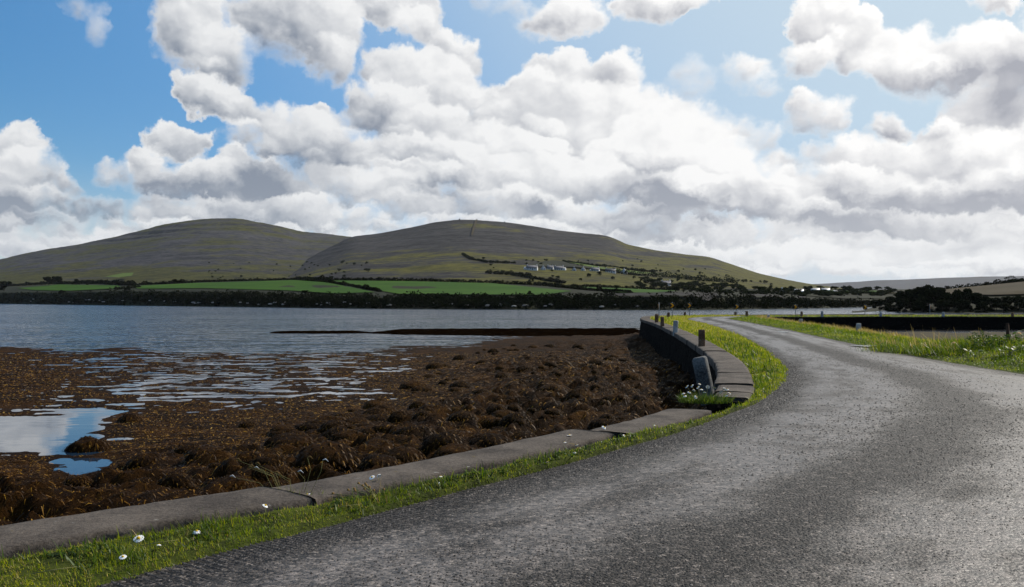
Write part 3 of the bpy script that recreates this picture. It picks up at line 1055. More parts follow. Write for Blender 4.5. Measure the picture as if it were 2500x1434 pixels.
nr, nc = 390, 560
ys = 4.5 * (118 / 4.5) ** np.linspace(0, 1, nr)
xl = -(0.66 * ys + 7.0)
xr = np.where(ys < 86, XO(ys) + 0.4, 14.5)
tt = np.linspace(0, 1, nc)
GX = xl[:, None] * (1 - tt) + xr[:, None] * tt
GY = np.broadcast_to(ys[:, None], GX.shape)
GZ = shore_h(GX, GY)
micro = 0.020 * fbm(GX * 6.5, GY * 6.5, 3, 91) * np.clip((GZ - SEA) / 0.05, 0, 1)
GZ = GZ + micro
V_ = np.stack([GX, GY, GZ], -1).reshape(-1, 3)
kind(link('foreshore', mesh_data('foreshore', V_, grid_faces(nr, nc), True), M['foreshore']), 'structure')

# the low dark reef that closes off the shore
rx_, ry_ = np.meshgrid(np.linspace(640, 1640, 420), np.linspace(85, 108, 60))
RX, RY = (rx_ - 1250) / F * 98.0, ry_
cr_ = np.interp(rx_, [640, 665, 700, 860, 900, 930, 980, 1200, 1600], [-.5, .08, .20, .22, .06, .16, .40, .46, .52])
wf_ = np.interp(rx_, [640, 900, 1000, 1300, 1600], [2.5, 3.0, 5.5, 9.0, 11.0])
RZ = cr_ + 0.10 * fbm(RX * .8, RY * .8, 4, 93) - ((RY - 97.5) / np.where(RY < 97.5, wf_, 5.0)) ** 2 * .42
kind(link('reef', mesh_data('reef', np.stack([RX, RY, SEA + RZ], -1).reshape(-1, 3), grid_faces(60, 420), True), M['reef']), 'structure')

# seaweed fronds lying over it
sel = np.flatnonzero((GZ.ravel() > SEA + 0.012) & (GY.ravel() < 60) & (GX.ravel() < XO(GY.ravel()) - 0.1))
pick = rng.choice(sel, min(150000, len(sel)), replace=False)
base = V_[pick] + np.stack([rng.uniform(-.06, .06, len(pick)), rng.uniform(-.06, .06, len(pick)), np.full(len(pick), 0.012)], 1)
gx = (np.roll(GZ, -1, 1) - np.roll(GZ, 1, 1)) / np.maximum(np.roll(GX, -1, 1) - np.roll(GX, 1, 1), 1e-3)
gy = (np.roll(GZ, -1, 0) - np.roll(GZ, 1, 0)) / np.maximum(np.roll(GY, -1, 0) - np.roll(GY, 1, 0), 1e-3)
sx = np.clip(gx.ravel()[pick], -1.2, 1.2)
sy = np.clip(gy.ravel()[pick], -1.2, 1.2)
a = rng.uniform(0, 2 * math.pi, len(pick))
dx, dy = np.cos(a) - 1.6 * sx, np.sin(a) - 1.6 * sy
l = np.hypot(dx, dy) + 1e-6
dx, dy = dx / l, dy / l
hi_ = np.clip((base[:, 2] - SEA - .04) / .12, 0, 1)
dz = sx * dx + sy * dy + rng.uniform(0.0, 0.5, len(pick)) * (.35 + .65 * hi_)
dist = np.maximum(base[:, 1], 8)
D_ = np.stack([dx, dy, dz], 1)
S_ = np.stack([-dy, dx, rng.uniform(-.5, .5, len(pick))], 1)
ln = rng.uniform(.05, .17, len(pick)) * np.clip(dist / 20, 0.8, 2.2)
wd = rng.uniform(.008, .024, len(pick)) * np.clip(dist / 18, 0.8, 2.6)
patch = np.clip(0.55 + 0.5 * fbm(base[:, 0] * .5, base[:, 1] * .5, 3, 13), 0, 1)
tint = np.clip(rng.beta(1.7, 2.2, len(pick)) * 0.75 + patch * 0.26 + .16 * (1 - hi_), 0, 1)
v, f, t = ribbons(base, D_, S_, ln, wd, rng.uniform(.3, .9, len(pick)), tint, 2)
kind(link('seaweed', mesh_data('seaweed', v, f, False, {'tint': t}), M['weed']), 'stuff', 'brown seaweed fronds covering the stony foreshore', 'seaweed')

# sea
b = 30000.0
V_ = np.array([(-b, -200, SEA), (b, -200, SEA), (b, b, SEA), (-b, b, SEA)])
kind(link('sea', mesh_data('sea', V_, np.array([[0, 1, 2, 3]]), False), M['sea']), 'structure')

# boulders under weed
def boulder_data(seed):
    r = np.random.default_rng(seed)
    import bmesh
    bm = bmesh.new()
    bmesh.ops.create_icosphere(bm, subdivisions=3, radius=1.0)
    v = np.array([x.co for x in bm.verts])
    f = np.array([[q.index for q in x.verts] for x in bm.faces])
    bm.free()
    o = r.uniform(0, 50, 2)
    rad = 1 + 0.34 * fbm(v[:, 0] * 1.1 + o[0] + v[:, 2], v[:, 1] * 1.1 + o[1], 3, seed) + 0.10 * fbm(v[:, 0] * 4 + v[:, 2] * 3, v[:, 1] * 5, 2, seed + 1)
    v = v * rad[:, None]
    v[:, 2] = np.where(v[:, 2] > 0, v[:, 2] * 0.62, v[:, 2] * 0.35)
    rock = mesh_data('rock', v, f, True)
    n = 760
    ct = np.where(r.random(n) < .75, r.uniform(.05, 1, n), r.uniform(-.1, .2, n))
    ph = r.uniform(0, 2 * math.pi, n)
    st = np.sqrt(1 - np.clip(ct, -1, 1) ** 2)
    d = np.stack([st * np.cos(ph), st * np.sin(ph), ct], 1)
    k = np.argmax(d @ (v / np.linalg.norm(v, axis=1)[:, None]).T, axis=1)
    bs = v[k] * 1.02
    out = np.stack([np.cos(ph), np.sin(ph), r.uniform(-.1, .25, n)], 1) + r.normal(0, .35, (n, 3))
    out /= np.linalg.norm(out, axis=1)[:, None]
    sd = np.stack([-np.sin(ph), np.cos(ph), r.uniform(-.3, .3, n)], 1)
    vv, ff, t = ribbons(bs, out, sd, r.uniform(.08, .24, n), r.uniform(.014, .036, n), r.uniform(.5, 1.5, n), np.clip(r.beta(2, 3, n), 0, 1), 2)
    weed = mesh_data('weed_cover', vv, ff, False, {'tint': t})
    return rock, weed


BD = [boulder_data(100 + k) for k in range(7)]
spots = []
for (px, py, w) in [(505, 1118, 125), (345, 1138, 92), (205, 1105, 120), (310, 1030, 58), (600, 1043, 46), (700, 1090, 130), (790, 1125, 150), (690, 1058, 74), (845, 1078, 100), (915, 1092, 110), (265, 1168, 80), (180, 1178, 60), (860, 1150, 120), (980, 1122, 120),
                    (1012, 1062, 100), (650, 1140, 90), (760, 1050, 80), (1335, 893, 50), (1010, 950, 74), (1190, 985, 90), (1380, 905, 36), (920, 987, 24), (560, 1195, 110), (120, 1235, 140), (250, 1250, 130), (420, 1190, 100), (60, 1190, 100), (1080, 1090, 110), (1250, 1010, 80), (1120, 1010, 70), (1350, 960, 80), (1420, 975, 90)]:
    spots.append((px, py, w, True))
for _ in range(1500):
    if len(spots) >= 290:
        break
    py = HZ + math.exp(random.uniform(math.log(112), math.log(470)))
    px = random.uniform(300, 1560)
    lim = np.interp(py, [840, 900, 960, 1010, 1060, 1120, 1200], [1180, 1060, 1000, 800, 640, 350, 150])
    if px < lim:
        continue
    spots.append((px, py, (0.28 + 0.75 * random.random() ** 2.2) * F / (3.4 * F / (py - HZ)), False))
named = {0: 'largest weed-covered boulder of the left foreshore, low and broad, ahead of the first coping slab', 1: 'dark upright boulder shaggy with weed beside the small bright tide pool',
         4: 'small lone weed-covered rock among shallow pools, left of the boulder field', 2: 'low dark weed-covered hump right of the large still pool', 17: 'rounded dark boulder standing out on top of the weedy slope left of the sea wall'}
for k, (px, py, w, big) in enumerate(spots):
    Y = 3.3 * F / (py - HZ)
    for _ in range(4):
        z = float(shore_h(np.array([(px - 1250) / F * Y]), np.array([Y]))[0])
        Y = (E - z) * F / (py - HZ)
    X = (px - 1250) / F * Y
    if X > XO(Y) - 0.55 * w / F * Y - 0.15:
        continue
    r = 0.5 * w / F * Y
    rk, wd_ = BD[k % 7]
    o = link('boulder', rk, M['foreshore'])
    o.location = (X, Y + r * 0.5, z - 0.10 * r)
    o.scale = (r, r * random.uniform(.8, 1.2), r * random.uniform(.75, 1.15))
    o.rotation_euler = (0, 0, random.uniform(0, 6.28))
    link('weed_cover', wd_, M['weed'], o)['kind'] = 'stuff'
    if k in named:
        tag(o, named[k], 'boulder', 'boulders on the foreshore')
    elif big:
        side = 'below the first coping slab' if px < 640 else 'below the second coping slab' if px < 1050 else 'below the third coping slab and broken wall'
        tag(o, 'large shaggy weed-draped boulder on the near shore ' + side, 'boulder', 'boulders on the foreshore')
    else:
        deep = 'far' if py < 890 else 'middle' if py < 980 else 'near'
        side = 'close under the black wall' if px > 1380 else 'halfway between wall and pools' if px > 1050 else 'bordering the shallow pools'
        tag(o, 'rounded weed-draped boulder in the %s part of the field, %s' % (deep, side), 'boulder', 'boulders on the foreshore')

# tidal basin on the right: floor and shallow water
nr2, nc2 = 90, 90
yy = np.linspace(-12, 87, nr2)
q_ = Bc[:int(PER * 15)]
xb = np.interp(yy, q_[:, 1], q_[:, 0]) - 0.8
tt = np.linspace(0, 1, nc2) ** 1.5
BX = xb[:, None] * (1 - tt) + 170 * tt
BY = np.broadcast_to(yy[:, None], BX.shape)
BZ = -0.95 - 0.30 * np.clip((BY - 50) / 34, 0, 1) + 0.10 * fbm(BX * .3, BY * .3, 4, 61)
kind(link('mudflat', mesh_data('mudflat', np.stack([BX, BY, BZ], -1).reshape(-1, 3), grid_faces(nr2, nc2), True), M['mud']), 'structure')
V_ = np.array([(12, 40, -1.19), (170, 40, -1.19), (170, 86.5, -1.19), (12, 86.5, -1.19)])
kind(link('water', mesh_data('water', V_, np.array([[0, 1, 2, 3]]), False), M['puddle']), 'structure')

# ================================================================== far land
def ipx(table, soft=9.0):
    """row by column, corners eased"""
    t = np.array(table, float)
    g = np.arange(t[0, 0] - 200, t[-1, 0] + 200, 3.0)
    y = np.interp(g, t[:, 0], t[:, 1])
    k = np.exp(-0.5 * (np.arange(-12, 13) * 3.0 / soft) ** 2)
    y = np.convolve(np.pad(y, 12, mode='edge'), k / k.sum(), 'valid')
    return lambda x: np.interp(x, g, y)


# rows of the photograph along its columns: shoreline, top of the bank, top of the low fields
shore_y = ipx([(-3000, 741), (0, 742), (300, 746), (600, 750), (900, 754), (1200, 756), (1500, 757), (1700, 757), (1850, 755), (2000, 753), (2170, 749), (2400, 748), (4500, 748)])
bank_y = ipx([(-3000, 716), (0, 716), (160, 715), (300, 712), (500, 713), (800, 722), (900, 724), (1200, 726), (1330, 727), (1500, 723), (1640, 722), (1800, 726), (1950, 734), (2170, 740), (2400, 741), (4500, 741)])
top_y = ipx([(-3000, 706), (0, 702), (150, 695), (400, 692), (700, 685), (1000, 687), (1200, 693), (1400, 700), (1640, 709), (1800, 706), (2000, 707), (2170, 708), (2400, 706), (4500, 704)])


def shore_d(px):
    return 3.6 * F / (shore_y(px) - HZ)


def low_prof(px):
    """control points of the low land along one column: depth and row"""
    s = shore_d(px)
    return (np.stack([s - 14, s, s + 16, s + 24, s + 190 + 0.12 * s, s + 420 + 0.2 * s], -1),
            np.stack([shore_y(px) + 9, shore_y(px), bank_y(px) + 7, bank_y(px), top_y(px), top_y(px) - 0.8], -1))


def low_point(px, py, lift=0.0):
    d, y = low_prof(px)
    D = np.interp(-py, -y, d) if np.ndim(px) == 0 else np.array([np.interp(-b, -q, c) for b, q, c in zip(py, y, d)])
    return np.stack([(np.asarray(px) - 1250) / F * D, D, E - (np.asarray(py) - HZ) / F * D + lift], -1)


def build_columns(name, cols, prof, nt, noise, mat, smooth=True):
    rows = []
    for px in cols:
        d, z = prof(px)
        t = np.linspace(0, 1, nt)
        k = np.linspace(0, 1, len(d))
        D, Z = np.interp(t, k, d), np.interp(t, k, z)
        rows.append(np.stack([(px - 1250) / F * D, D, Z], -1))
    P = np.array(rows)
    P[..., 2] += noise(P)
    return kind(link(name, mesh_data(name, P.reshape(-1, 3), grid_faces(len(cols), nt)[:, ::-1], smooth), mat), 'structure')


def low_z(px):
    d, y = low_prof(px)
    z = E - (y - HZ) / F * d
    # on behind the fields: flat, out to the foot of the hills
    return np.append(d, [2600, 7000]), np.append(z, [max(z[-1], 6) + 6, 20])


cols = np.concatenate([np.linspace(-3000, -60, 40), np.linspace(-50, 2550, 260), np.linspace(2600, 4500, 30)])
build_columns('farmland', cols, low_z, 64, lambda P: 0.3 * fbm(P[..., 0] * .03, P[..., 1] * .03, 3, 3), M['lowland'])

mid_y = ipx([(380, 712), (560, 700), (640, 688), (700, 660), (780, 616), (860, 577), (920, 571), (1000, 556), (1060, 543), (1120, 536), (1160, 537), (1230, 542), (1290, 550), (1350, 561), (1430, 570), (1480, 575), (1505, 584), (1530, 597), (1600, 611), (1680, 622), (1730, 627), (1770, 640), (1850, 667), (1920, 683), (1980, 694), (2040, 702), (2100, 708), (2200, 716)])
left_y = ipx([(-2500, 712), (-1200, 700), (-600, 681), (-300, 660), (0, 634), (50, 621), (110, 609), (190, 597), (270, 580), (330, 566), (390, 550), (450, 539), (520, 533), (580, 533), (640, 543), (700, 556), (740, 566), (800, 571), (850, 577), (900, 585), (1000, 605), (1200, 660), (1400, 712)])
ridge_y = ipx([(1300, 716), (1700, 706), (1900, 698), (2000, 693), (2100, 688), (2130, 684.5), (2200, 683), (2350, 677), (2500, 674), (2800, 668), (3600, 660), (5000, 664)])


def hill_prof(yf, d0, d1, y0, power):
    def f(px, n=60):
        t = np.linspace(0, 1, n)
        e0, e1 = (HZ - y0) / F, (HZ - yf(px)) / F
        D = d0 + (d1 - d0) * t
        e = e0 + (e1 - e0) * t ** power
        z = E + e * D
        return np.append(D, [d1 * 1.12, d1 * 1.35]), np.append(z, [z[-1] * 0.93, z[-1] * 0.5])
    return f


MIDP = hill_prof(mid_y, 640, 2400, 716, 0.72)
LEFTP = hill_prof(left_y, 1250, 3600, 716, 0.80)
RIDGEP = hill_prof(ridge_y, 5200, 8200, 722, 0.9)


def ease(P, nt=90):
    t = np.linspace(0, 1, P.shape[1])
    return np.clip(t * 6, 0, 1) * np.where(t > 0.88, np.clip((1 - t) / .12, 0, 1), 1)


def left_noise(P):
    w = ease(P)[None, :]
    z = P[..., 2]
    q = z / 30.0 + 0.35 * fbm(P[..., 0] * .0016, P[..., 1] * .0016, 3, 8)
    fr = q - np.floor(q)
    ter = (np.clip((fr - 0.72) / 0.28, 0, 1) - fr) * 13.0 * np.clip((z - 170) / 80, 0, 1) * np.clip(.6 + fbm(P[..., 0] * .0022 + 5, P[..., 1] * .0022, 2, 88), 0.1, 1)
    return w * (ter + 5 * fbm(P[..., 0] * .006, P[..., 1] * .006, 5, 7)) + 1.4 * fbm(P[..., 0] * .05, P[..., 1] * .05, 3, 2)


def mid_noise(P):
    w = ease(P)[None, :]
    z = P[..., 2]
    q = z / 16.0 + 0.4 * fbm(P[..., 0] * .002, P[..., 1] * .002, 3, 18)
    fr = q - np.floor(q)
    ter = (np.clip((fr - 0.75) / 0.25, 0, 1) - fr) * 1.6 * np.clip((z - 70) / 60, 0, 1)
    return w * (ter + 2.6 * fbm(P[..., 0] * .008, P[..., 1] * .008, 5, 6)) + 0.7 * fbm(P[..., 0] * .06, P[..., 1] * .06, 3, 4)


build_columns('hill', np.linspace(380, 2200, 360), MIDP, 210, mid_noise, M['hill_mid'])
build_columns('hill', np.concatenate([np.linspace(-2500, -40, 80), np.linspace(-30, 1000, 280), np.linspace(1010, 1400, 30)]), LEFTP, 210, left_noise, M['hill_left'])
build_columns('ridge', np.linspace(1300, 5000, 160), RIDGEP, 60, lambda P: 5 * fbm(P[..., 0] * .004, P[..., 1] * .004, 4, 5), M['ridge'])


def mid_point(px, py):
    d, z = MIDP(px)
    y = HZ - (z - E) / d * F
    k = 60
    D = float(np.interp(-py, -y[:k], d[:k]))
    return np.array([(px - 1250) / F * D, D, E - (py - HZ) / F * D])


def patch(name, poly, fn, mat, lift, n=26):
    """a field: the polygon, cut into a fine grid so that it follows the ground"""
    P = np.array(poly, float)
    xs = np.linspace(P[:, 0].min(), P[:, 0].max(), n * 2)
    rows = []
    for x in xs:
        ys_ = []
        for k in range(len(P)):
            a, b = P[k], P[(k + 1) % len(P)]
            if (a[0] - x) * (b[0] - x) <= 0 and a[0] != b[0]:
                ys_.append(a[1] + (b[1] - a[1]) * (x - a[0]) / (b[0] - a[0]))
        y0, y1 = min(ys_), max(ys_)
        if y1 - y0 < 0.3:
            y1 = y0 + 0.3
        rows.append([fn(x, y) for y in np.linspace(y1, y0, 10)])
    V = np.array(rows, float)
    V[..., 2] += lift
    return kind(link(name, mesh_data(name, V.reshape(-1, 3), grid_faces(len(xs), 10)[:, ::-1], True), mat), 'structure')


lp = lambda x, y: low_point(x, y)
patch('field', [(43, 706), (144, 697), (290, 700), (296, 707), (170, 713), (80, 711)], lp, M['field'], 1.0)
patch('field', [(325, 701), (470, 694), (720, 687), (800, 693), (915, 718), (820, 721), (700, 713), (500, 707), (330, 708)], lp, M['field'], 0.9)
patch('field', [(812, 688), (1000, 690), (1200, 695), (1395, 715), (1330, 725), (1100, 724), (970, 722), (905, 710)], lp, M['field'], 0.9)
patch('field', [(1362, 702), (1500, 707), (1655, 714), (1600, 719), (1520, 719), (1440, 711)], lp, M['field'], 0.9)
patch('field', [(1980, 713), (2160, 713), (2170, 718), (2090, 719), (1990, 715)], lp, M['field'], 0.9)
patch('field', [(1990, 719), (2150, 724), (2160, 732), (2060, 733), (1960, 725)], lp, M['lowland'], 0.9)
lpt = LEFTP


def left_point(px, py):
    d, z = LEFTP(px)
    y = HZ - (z - E) / d * F
    D = float(np.interp(-py, -y[:60], d[:60]))
    return np.array([(px - 1250) / F * D, D, E - (py - HZ) / F * D])


patch('field', [(255, 688), (300, 679), (326, 677), (322, 686), (290, 690)], left_point, M['field_pale'], 9.0)
patch('field', [(1388, 645), (1420, 649), (1475, 658), (1560, 668), (1620, 674), (1560, 673), (1470, 662), (1420, 652)], mid_point, M['field_pale'], 2.6)
patch('field', [(1290, 652), (1330, 641), (1375, 642), (1400, 650), (1480, 662), (1400, 656), (1310, 655)], mid_point, M['lowland'], 2.2)

# ------------------------------------------------ wooded headland on the right
head_top = ipx([(2080, 762), (2150, 748), (2200, 730), (2300, 706), (2380, 700), (2500, 688), (2700, 676), (3000, 668), (3600, 660), (4600, 655)])
head_base = ipx([(2080, 764), (2110, 763), (2170, 757.5), (2200, 763), (2300, 765), (4600, 766)])


def head_prof(px):
    s = 3.6 * F / (head_base(px) - HZ)
    d = np.array([s - 10, s, s + 8, s + 30, s + 90, s + 140, s + 300])
    yt = head_top(px)
    y = np.array([head_base(px) + 3, head_base(px), head_base(px) - 3, min(head_base(px) - 4, yt + 26), yt, yt - .5, yt + 14])
    return d, E - (y - HZ) / F * d


build_columns('headland', np.concatenate([np.linspace(2080, 2560, 90), np.linspace(2580, 4600, 50)]), head_prof, 60, lambda P: .12 * fbm(P[..., 0] * .1, P[..., 1] * .1, 3, 3), M['lowland'])


def head_point(px, py):
    d, z = head_prof(px)
    y = HZ - (z - E) / d * F
    D = float(np.interp(-py, -y[:6], d[:6]))
    return np.array([(px - 1250) / F * D, D, E - (py - HZ) / F * D])


patch('field', [(2300, 711), (2335, 707), (2420, 699), (2500, 691), (2700, 680), (3000, 672), (3000, 715), (2500, 722), (2430, 724), (2330, 722), (2305, 718)], head_point, M['stubble'], 0.5)

# ------------------------------------------------ foliage
def leaf_cloud(n, centers, radii, size, seed, flat=1.0, squash=0.8):
    """leaf clumps spread through a crown made of several lobes; paler towards the top"""
    r = np.random.default_rng(seed)
    c = np.asarray(centers, float)
    rad = np.asarray(radii, float)
    k = r.choice(len(c), n, p=rad ** 2 / (rad ** 2).sum())
    d = r.normal(0, 1, (n, 3))
    d /= np.linalg.norm(d, axis=1)[:, None]
    q = r.uniform(0.35, 1.0, n) ** 0.5 * (1 + 0.22 * fbm(d[:, 0] * 2.3 + k * 3, d[:, 1] * 2.3 + d[:, 2] * 2, 2, seed))
    p = c[k] + d * (rad[k] * q)[:, None] * np.array([1, 1, squash])
    nrm = d + r.normal(0, .8, (n, 3))
    nrm /= np.linalg.norm(nrm, axis=1)[:, None]
    a = np.cross(nrm, r.normal(0, 1, (n, 3)))
    a /= np.linalg.norm(a, axis=1)[:, None]
    b = np.cross(nrm, a)
    s = size * r.uniform(.6, 1.4, n)[:, None]
    V = np.stack([p - a * s, p - b * s * .6, p + a * s, p + b * s * .6], 1).reshape(-1, 3)
    F4 = np.arange(4 * n).reshape(n, 4)
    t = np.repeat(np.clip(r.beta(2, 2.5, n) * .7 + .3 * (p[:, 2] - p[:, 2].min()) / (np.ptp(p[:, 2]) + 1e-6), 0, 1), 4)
    return V, F4, t


def tree_data(seed, lean=0.0, n=1500, low=0.22, wide=0.42, leaf=0.045):
    """unit-height tree: trunk with limbs, crown of many leaf clumps"""
    r = np.random.default_rng(seed)
    tb = MB()
    ht = 0.62
    tr = np.array([(lean * .15 * t * t + .02 * math.sin(5 * t + seed), .02 * math.cos(4 * t), ht * t) for t in np.linspace(0, 1, 6)])
    tb.tube(tr, np.linspace(.032, .012, 6), 6)
    cen, rad = [], []
    for k in range(9):
        a = k * 2.4 + r.uniform(0, .8)
        h = r.uniform(.30, .55)
        base_ = tr[int(h / ht * 5)]
        rr = wide * r.uniform(.35, .72)
        tip = np.array([rr * math.cos(a) + lean * r.uniform(.1, .4), rr * math.sin(a), r.uniform(low + .15, .82)])
        mid = (base_ + tip) / 2 + np.array([0, 0, -.03])
        tb.tube([base_, mid, tip], [.013, .008, .003], 4)
        cen.append(tip)
        rad.append(r.uniform(.12, .21))
    cen.append((lean * .2, 0, .80))
    rad.append(.19)
    cen.append((0, 0, .55))
    rad.append(.24)
    v, f, t = leaf_cloud(n, cen, rad, leaf, seed)
    return tb.data('trunk', True), mesh_data('crown', v, f, False, {'tint': t})


TREES = [tree_data(300 + k, [0, .1, -.1, .05, -.2][k], 1500, .12) for k in range(5)]
SMALL = [tree_data(330 + k, [0, .1, -.15][k], 420, .05, .46, .075) for k in range(3)]
BUSHY = [tree_data(350 + k, [0, .2, -.2][k], 1700, -.12, .62, .055) for k in range(3)]


def tree(name, P, h, w, data, leafmat, label, cat='tree', group=None, sink=0.03):
    o = empty(name, (P[0], P[1], P[2] - sink * h), random.uniform(0, 6.28))
    o.scale = (w, w, h)
    tb, cr = data
    link('trunk', tb, M['bark'], o)
    c = link('crown', cr, None, o)
    if len(cr.materials) == 0:
        cr.materials.append(None)
    c.material_slots[0].link = 'OBJECT'
    c.material_slots[0].material = M[leafmat]
    tag(o, label, cat, group)
    return o


# trees of the headland wood: foot column, depth behind its shore, row of the crown's top
wood = [(2148, 6, 729, 2), (2172, 8, 722, 1), (2198, 9, 711, 0), (2222, 12, 703, 1), (2246, 14, 697, 2), (2268, 16, 693, 0), (2292, 13, 698, 1), (2318, 10, 716, 0), (2340, 14, 705, 2), (2362, 14, 702, 0), (2384, 12, 712, 1), (2408, 10, 722, 2), (2434, 10, 725, 0), (2460, 10, 722, 1), (2488, 11, 720, 2), (2514, 11, 715, 0), (2210, 4, 726, 2), (2250, 4, 722, 0), (2300, 4, 730, 1), (2350, 4, 728, 2), (2400, 4, 736, 0), (2450, 4, 738, 1), (2500, 4, 735, 2), (2170, 2, 740, 0)]
names_w = ['leftmost low tree of the black wood, at the tip of the headland', 'second dark tree from the tip of the headland wood', 'dark tree on the rising left shoulder of the headland wood', 'tall dark tree just left of the headland wood summit', 'tall black tree beside the summit of the headland wood',
           'tallest black tree crowning the headland wood', 'dark tree just right of the tallest one in the headland wood', 'short dark tree in the dip right of the wood summit', 'dark tree at the left edge of the brown field', 'rounded dark tree standing before the brown field', 'dark tree stepping down right of the rounded one before the brown field',
           'low dark tree below the middle of the brown field', 'low dark tree under the brown field, second from the right edge group', 'low dark tree below the right half of the brown field', 'low dark tree at the right edge of the photo under the brown field', 'dark tree cut by the right picture edge below the brown field']
for k, (px, dd, ty, v) in enumerate(wood):
    s = 3.6 * F / (head_base(px) - HZ) + dd
    d, z = head_prof(px)
    zb = float(np.interp(s, d, z))
    zt = E - (ty - HZ) / F * s
    h = (zt - zb) / 0.98
    lab = names_w[k] if k < len(names_w) else 'low dark bush filling the foot of the headland wood'
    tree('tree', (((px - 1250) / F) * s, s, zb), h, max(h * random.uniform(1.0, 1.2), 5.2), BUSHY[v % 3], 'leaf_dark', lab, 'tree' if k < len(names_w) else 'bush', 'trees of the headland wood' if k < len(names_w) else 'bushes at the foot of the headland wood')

# the lone wind-bent tree on the skyline
P = head_point(2474, 689.5)
lt = empty('tree', tuple(P))
tb = MB()
h = (690 - 674) / F * P[1]
tb.tube([(0, 0, -.3), (-.1 * h, 0, .3 * h), (-.22 * h, 0, .55 * h)], [.09, .06, .05], 6)
tb.tube([(-.1 * h, 0, .3 * h), (-.5 * h, .1, .55 * h), (-.95 * h, 0, .62 * h)], [.05, .035, .02], 5)
tb.tube([(-.22 * h, 0, .55 * h), (.02 * h, 0, .8 * h), (.15 * h, 0, .82 * h)], [.045, .03, .02], 5)
tb.build('trunk', M['bark'], lt, True)
v, f, t = leaf_cloud(900, [(-1.2 * h, 0, .60 * h), (-.85 * h, .1, .72 * h), (-.45 * h, 0, .85 * h), (-.1 * h, 0, .88 * h), (.18 * h, 0, .72 * h)], [.26 * h, .30 * h, .30 * h, .26 * h, .2 * h], .09, 5, squash=.6)
link('crown', mesh_data('crown', v, f, False, {'tint': t}), M['leaf_dark'], lt)
tag(lt, 'lone wind-bent tree leaning left on the skyline hedge at the right', 'tree')


def hedge(name, pts, fn, h, w, label, leafmat='leaf_dark', seed=1, dens=1.0, cat='hedge', size=None):
    """a hedgerow following the ground along photo columns/rows"""
    r = np.random.default_rng(seed)
    cs, rs = [], []
    P = [np.asarray(fn(*q)) for q in pts]
    for a, b in zip(P[:-1], P[1:]):
        n = max(2, int(np.linalg.norm(b - a) / (h * 0.55) * dens))
        for t in np.linspace(0, 1, n, endpoint=False):
            hh = h * r.uniform(.55, 1.05) * (1.5 if r.random() < .07 else 1)
            c = a + (b - a) * t + np.array([r.uniform(-.2, .2) * w, r.uniform(-.5, .5) * w, hh * .42])
            cs.append(c)
            rs.append(hh * .62)
    o0 = P[0].copy()
    cs = np.array(cs) - o0
    dist = float(P[0][1])
    sz = size or max(.12, dist * 0.00085)
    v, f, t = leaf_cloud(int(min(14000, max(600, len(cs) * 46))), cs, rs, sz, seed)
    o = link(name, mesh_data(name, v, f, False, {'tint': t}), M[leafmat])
    o.location = tuple(o0)
    return tag(o, label, cat) if label else o


mp = lambda x, y: mid_point(x, y)
hedge('hedgerow', [(2300, 708), (2345, 704), (2400, 699.5), (2450, 693), (2500, 688), (2620, 681)], head_point, 1.7, 1.0, 'dark skyline hedge climbing to the right above the brown field', seed=3)
hedge('hedgerow', [(20, 699), (130, 693), (290, 697), (330, 699)], lp, 3.6, 2, 'black hedge along the top of the leftmost green field', seed=4)
hedge('hedgerow', [(330, 698), (470, 691), (720, 684.5), (800, 686.5)], lp, 3.0, 2, 'long black hedge above the left-centre green field', seed=5)
hedge('hedgerow', [(800, 686.5), (1000, 688), (1200, 693), (1300, 697), (1365, 701)], lp, 3.0, 2, 'black hedge along the top of the widest green field', seed=6)
hedge('hedgerow', [(735, 687), (800, 692), (860, 703), (930, 716)], lp, 2.4, 1.5, 'dark diagonal hedge dividing the two middle green fields', seed=7)
hedge('hedgerow', [(1345, 701), (1400, 708), (1470, 714), (1540, 719)], lp, 2.2, 1.5, 'dark diagonal hedge between the widest field and the small field beyond it', seed=8)
hedge('hedgerow', [(1365, 700.5), (1500, 705), (1660, 711)], lp, 2.6, 1.5, 'black hedge above the small green field near the chevron signs', seed=9)
hedge('hedgerow', [(285, 709), (320, 706), (345, 704)], lp, 3.4, 2, 'short black hedge between the two leftmost green fields', seed=10)
hedge('hedgerow', [(1500, 667), (1560, 673), (1640, 679), (1720, 687), (1800, 693)], mp, 7.0, 8, 'dark tree-lined hedge slanting down the hillside right of the white houses', seed=12, leafmat='leaf_mid')
hedge('hedgerow', [(1375, 641), (1440, 649), (1520, 657), (1600, 666)], mp, 4.0, 6, 'dark hedge above the pale green strip behind the white houses', seed=13, leafmat='leaf_mid')
hedge('hedgerow', [(1130, 622), (1150, 634), (1190, 641), (1260, 643)], mp, 3.0, 5, 'thin dark hedge winding down the middle hillside left of the houses', seed=14, leafmat='leaf_mid', dens=.7)
hedge('hedgerow', [(1960, 716), (2060, 719), (2160, 720)], lp, 2.4, 2, 'thin dark hedge between the narrow fields beyond the chevron signs', seed=15, leafmat='leaf_mid')
hedge('hedgerow', [(1190, 668), (1250, 672), (1310, 683), (1380, 694)], mp, 4.0, 5, 'dark scrub line crossing the grey slope below the white houses', seed=16, leafmat='leaf_dark', dens=.8)

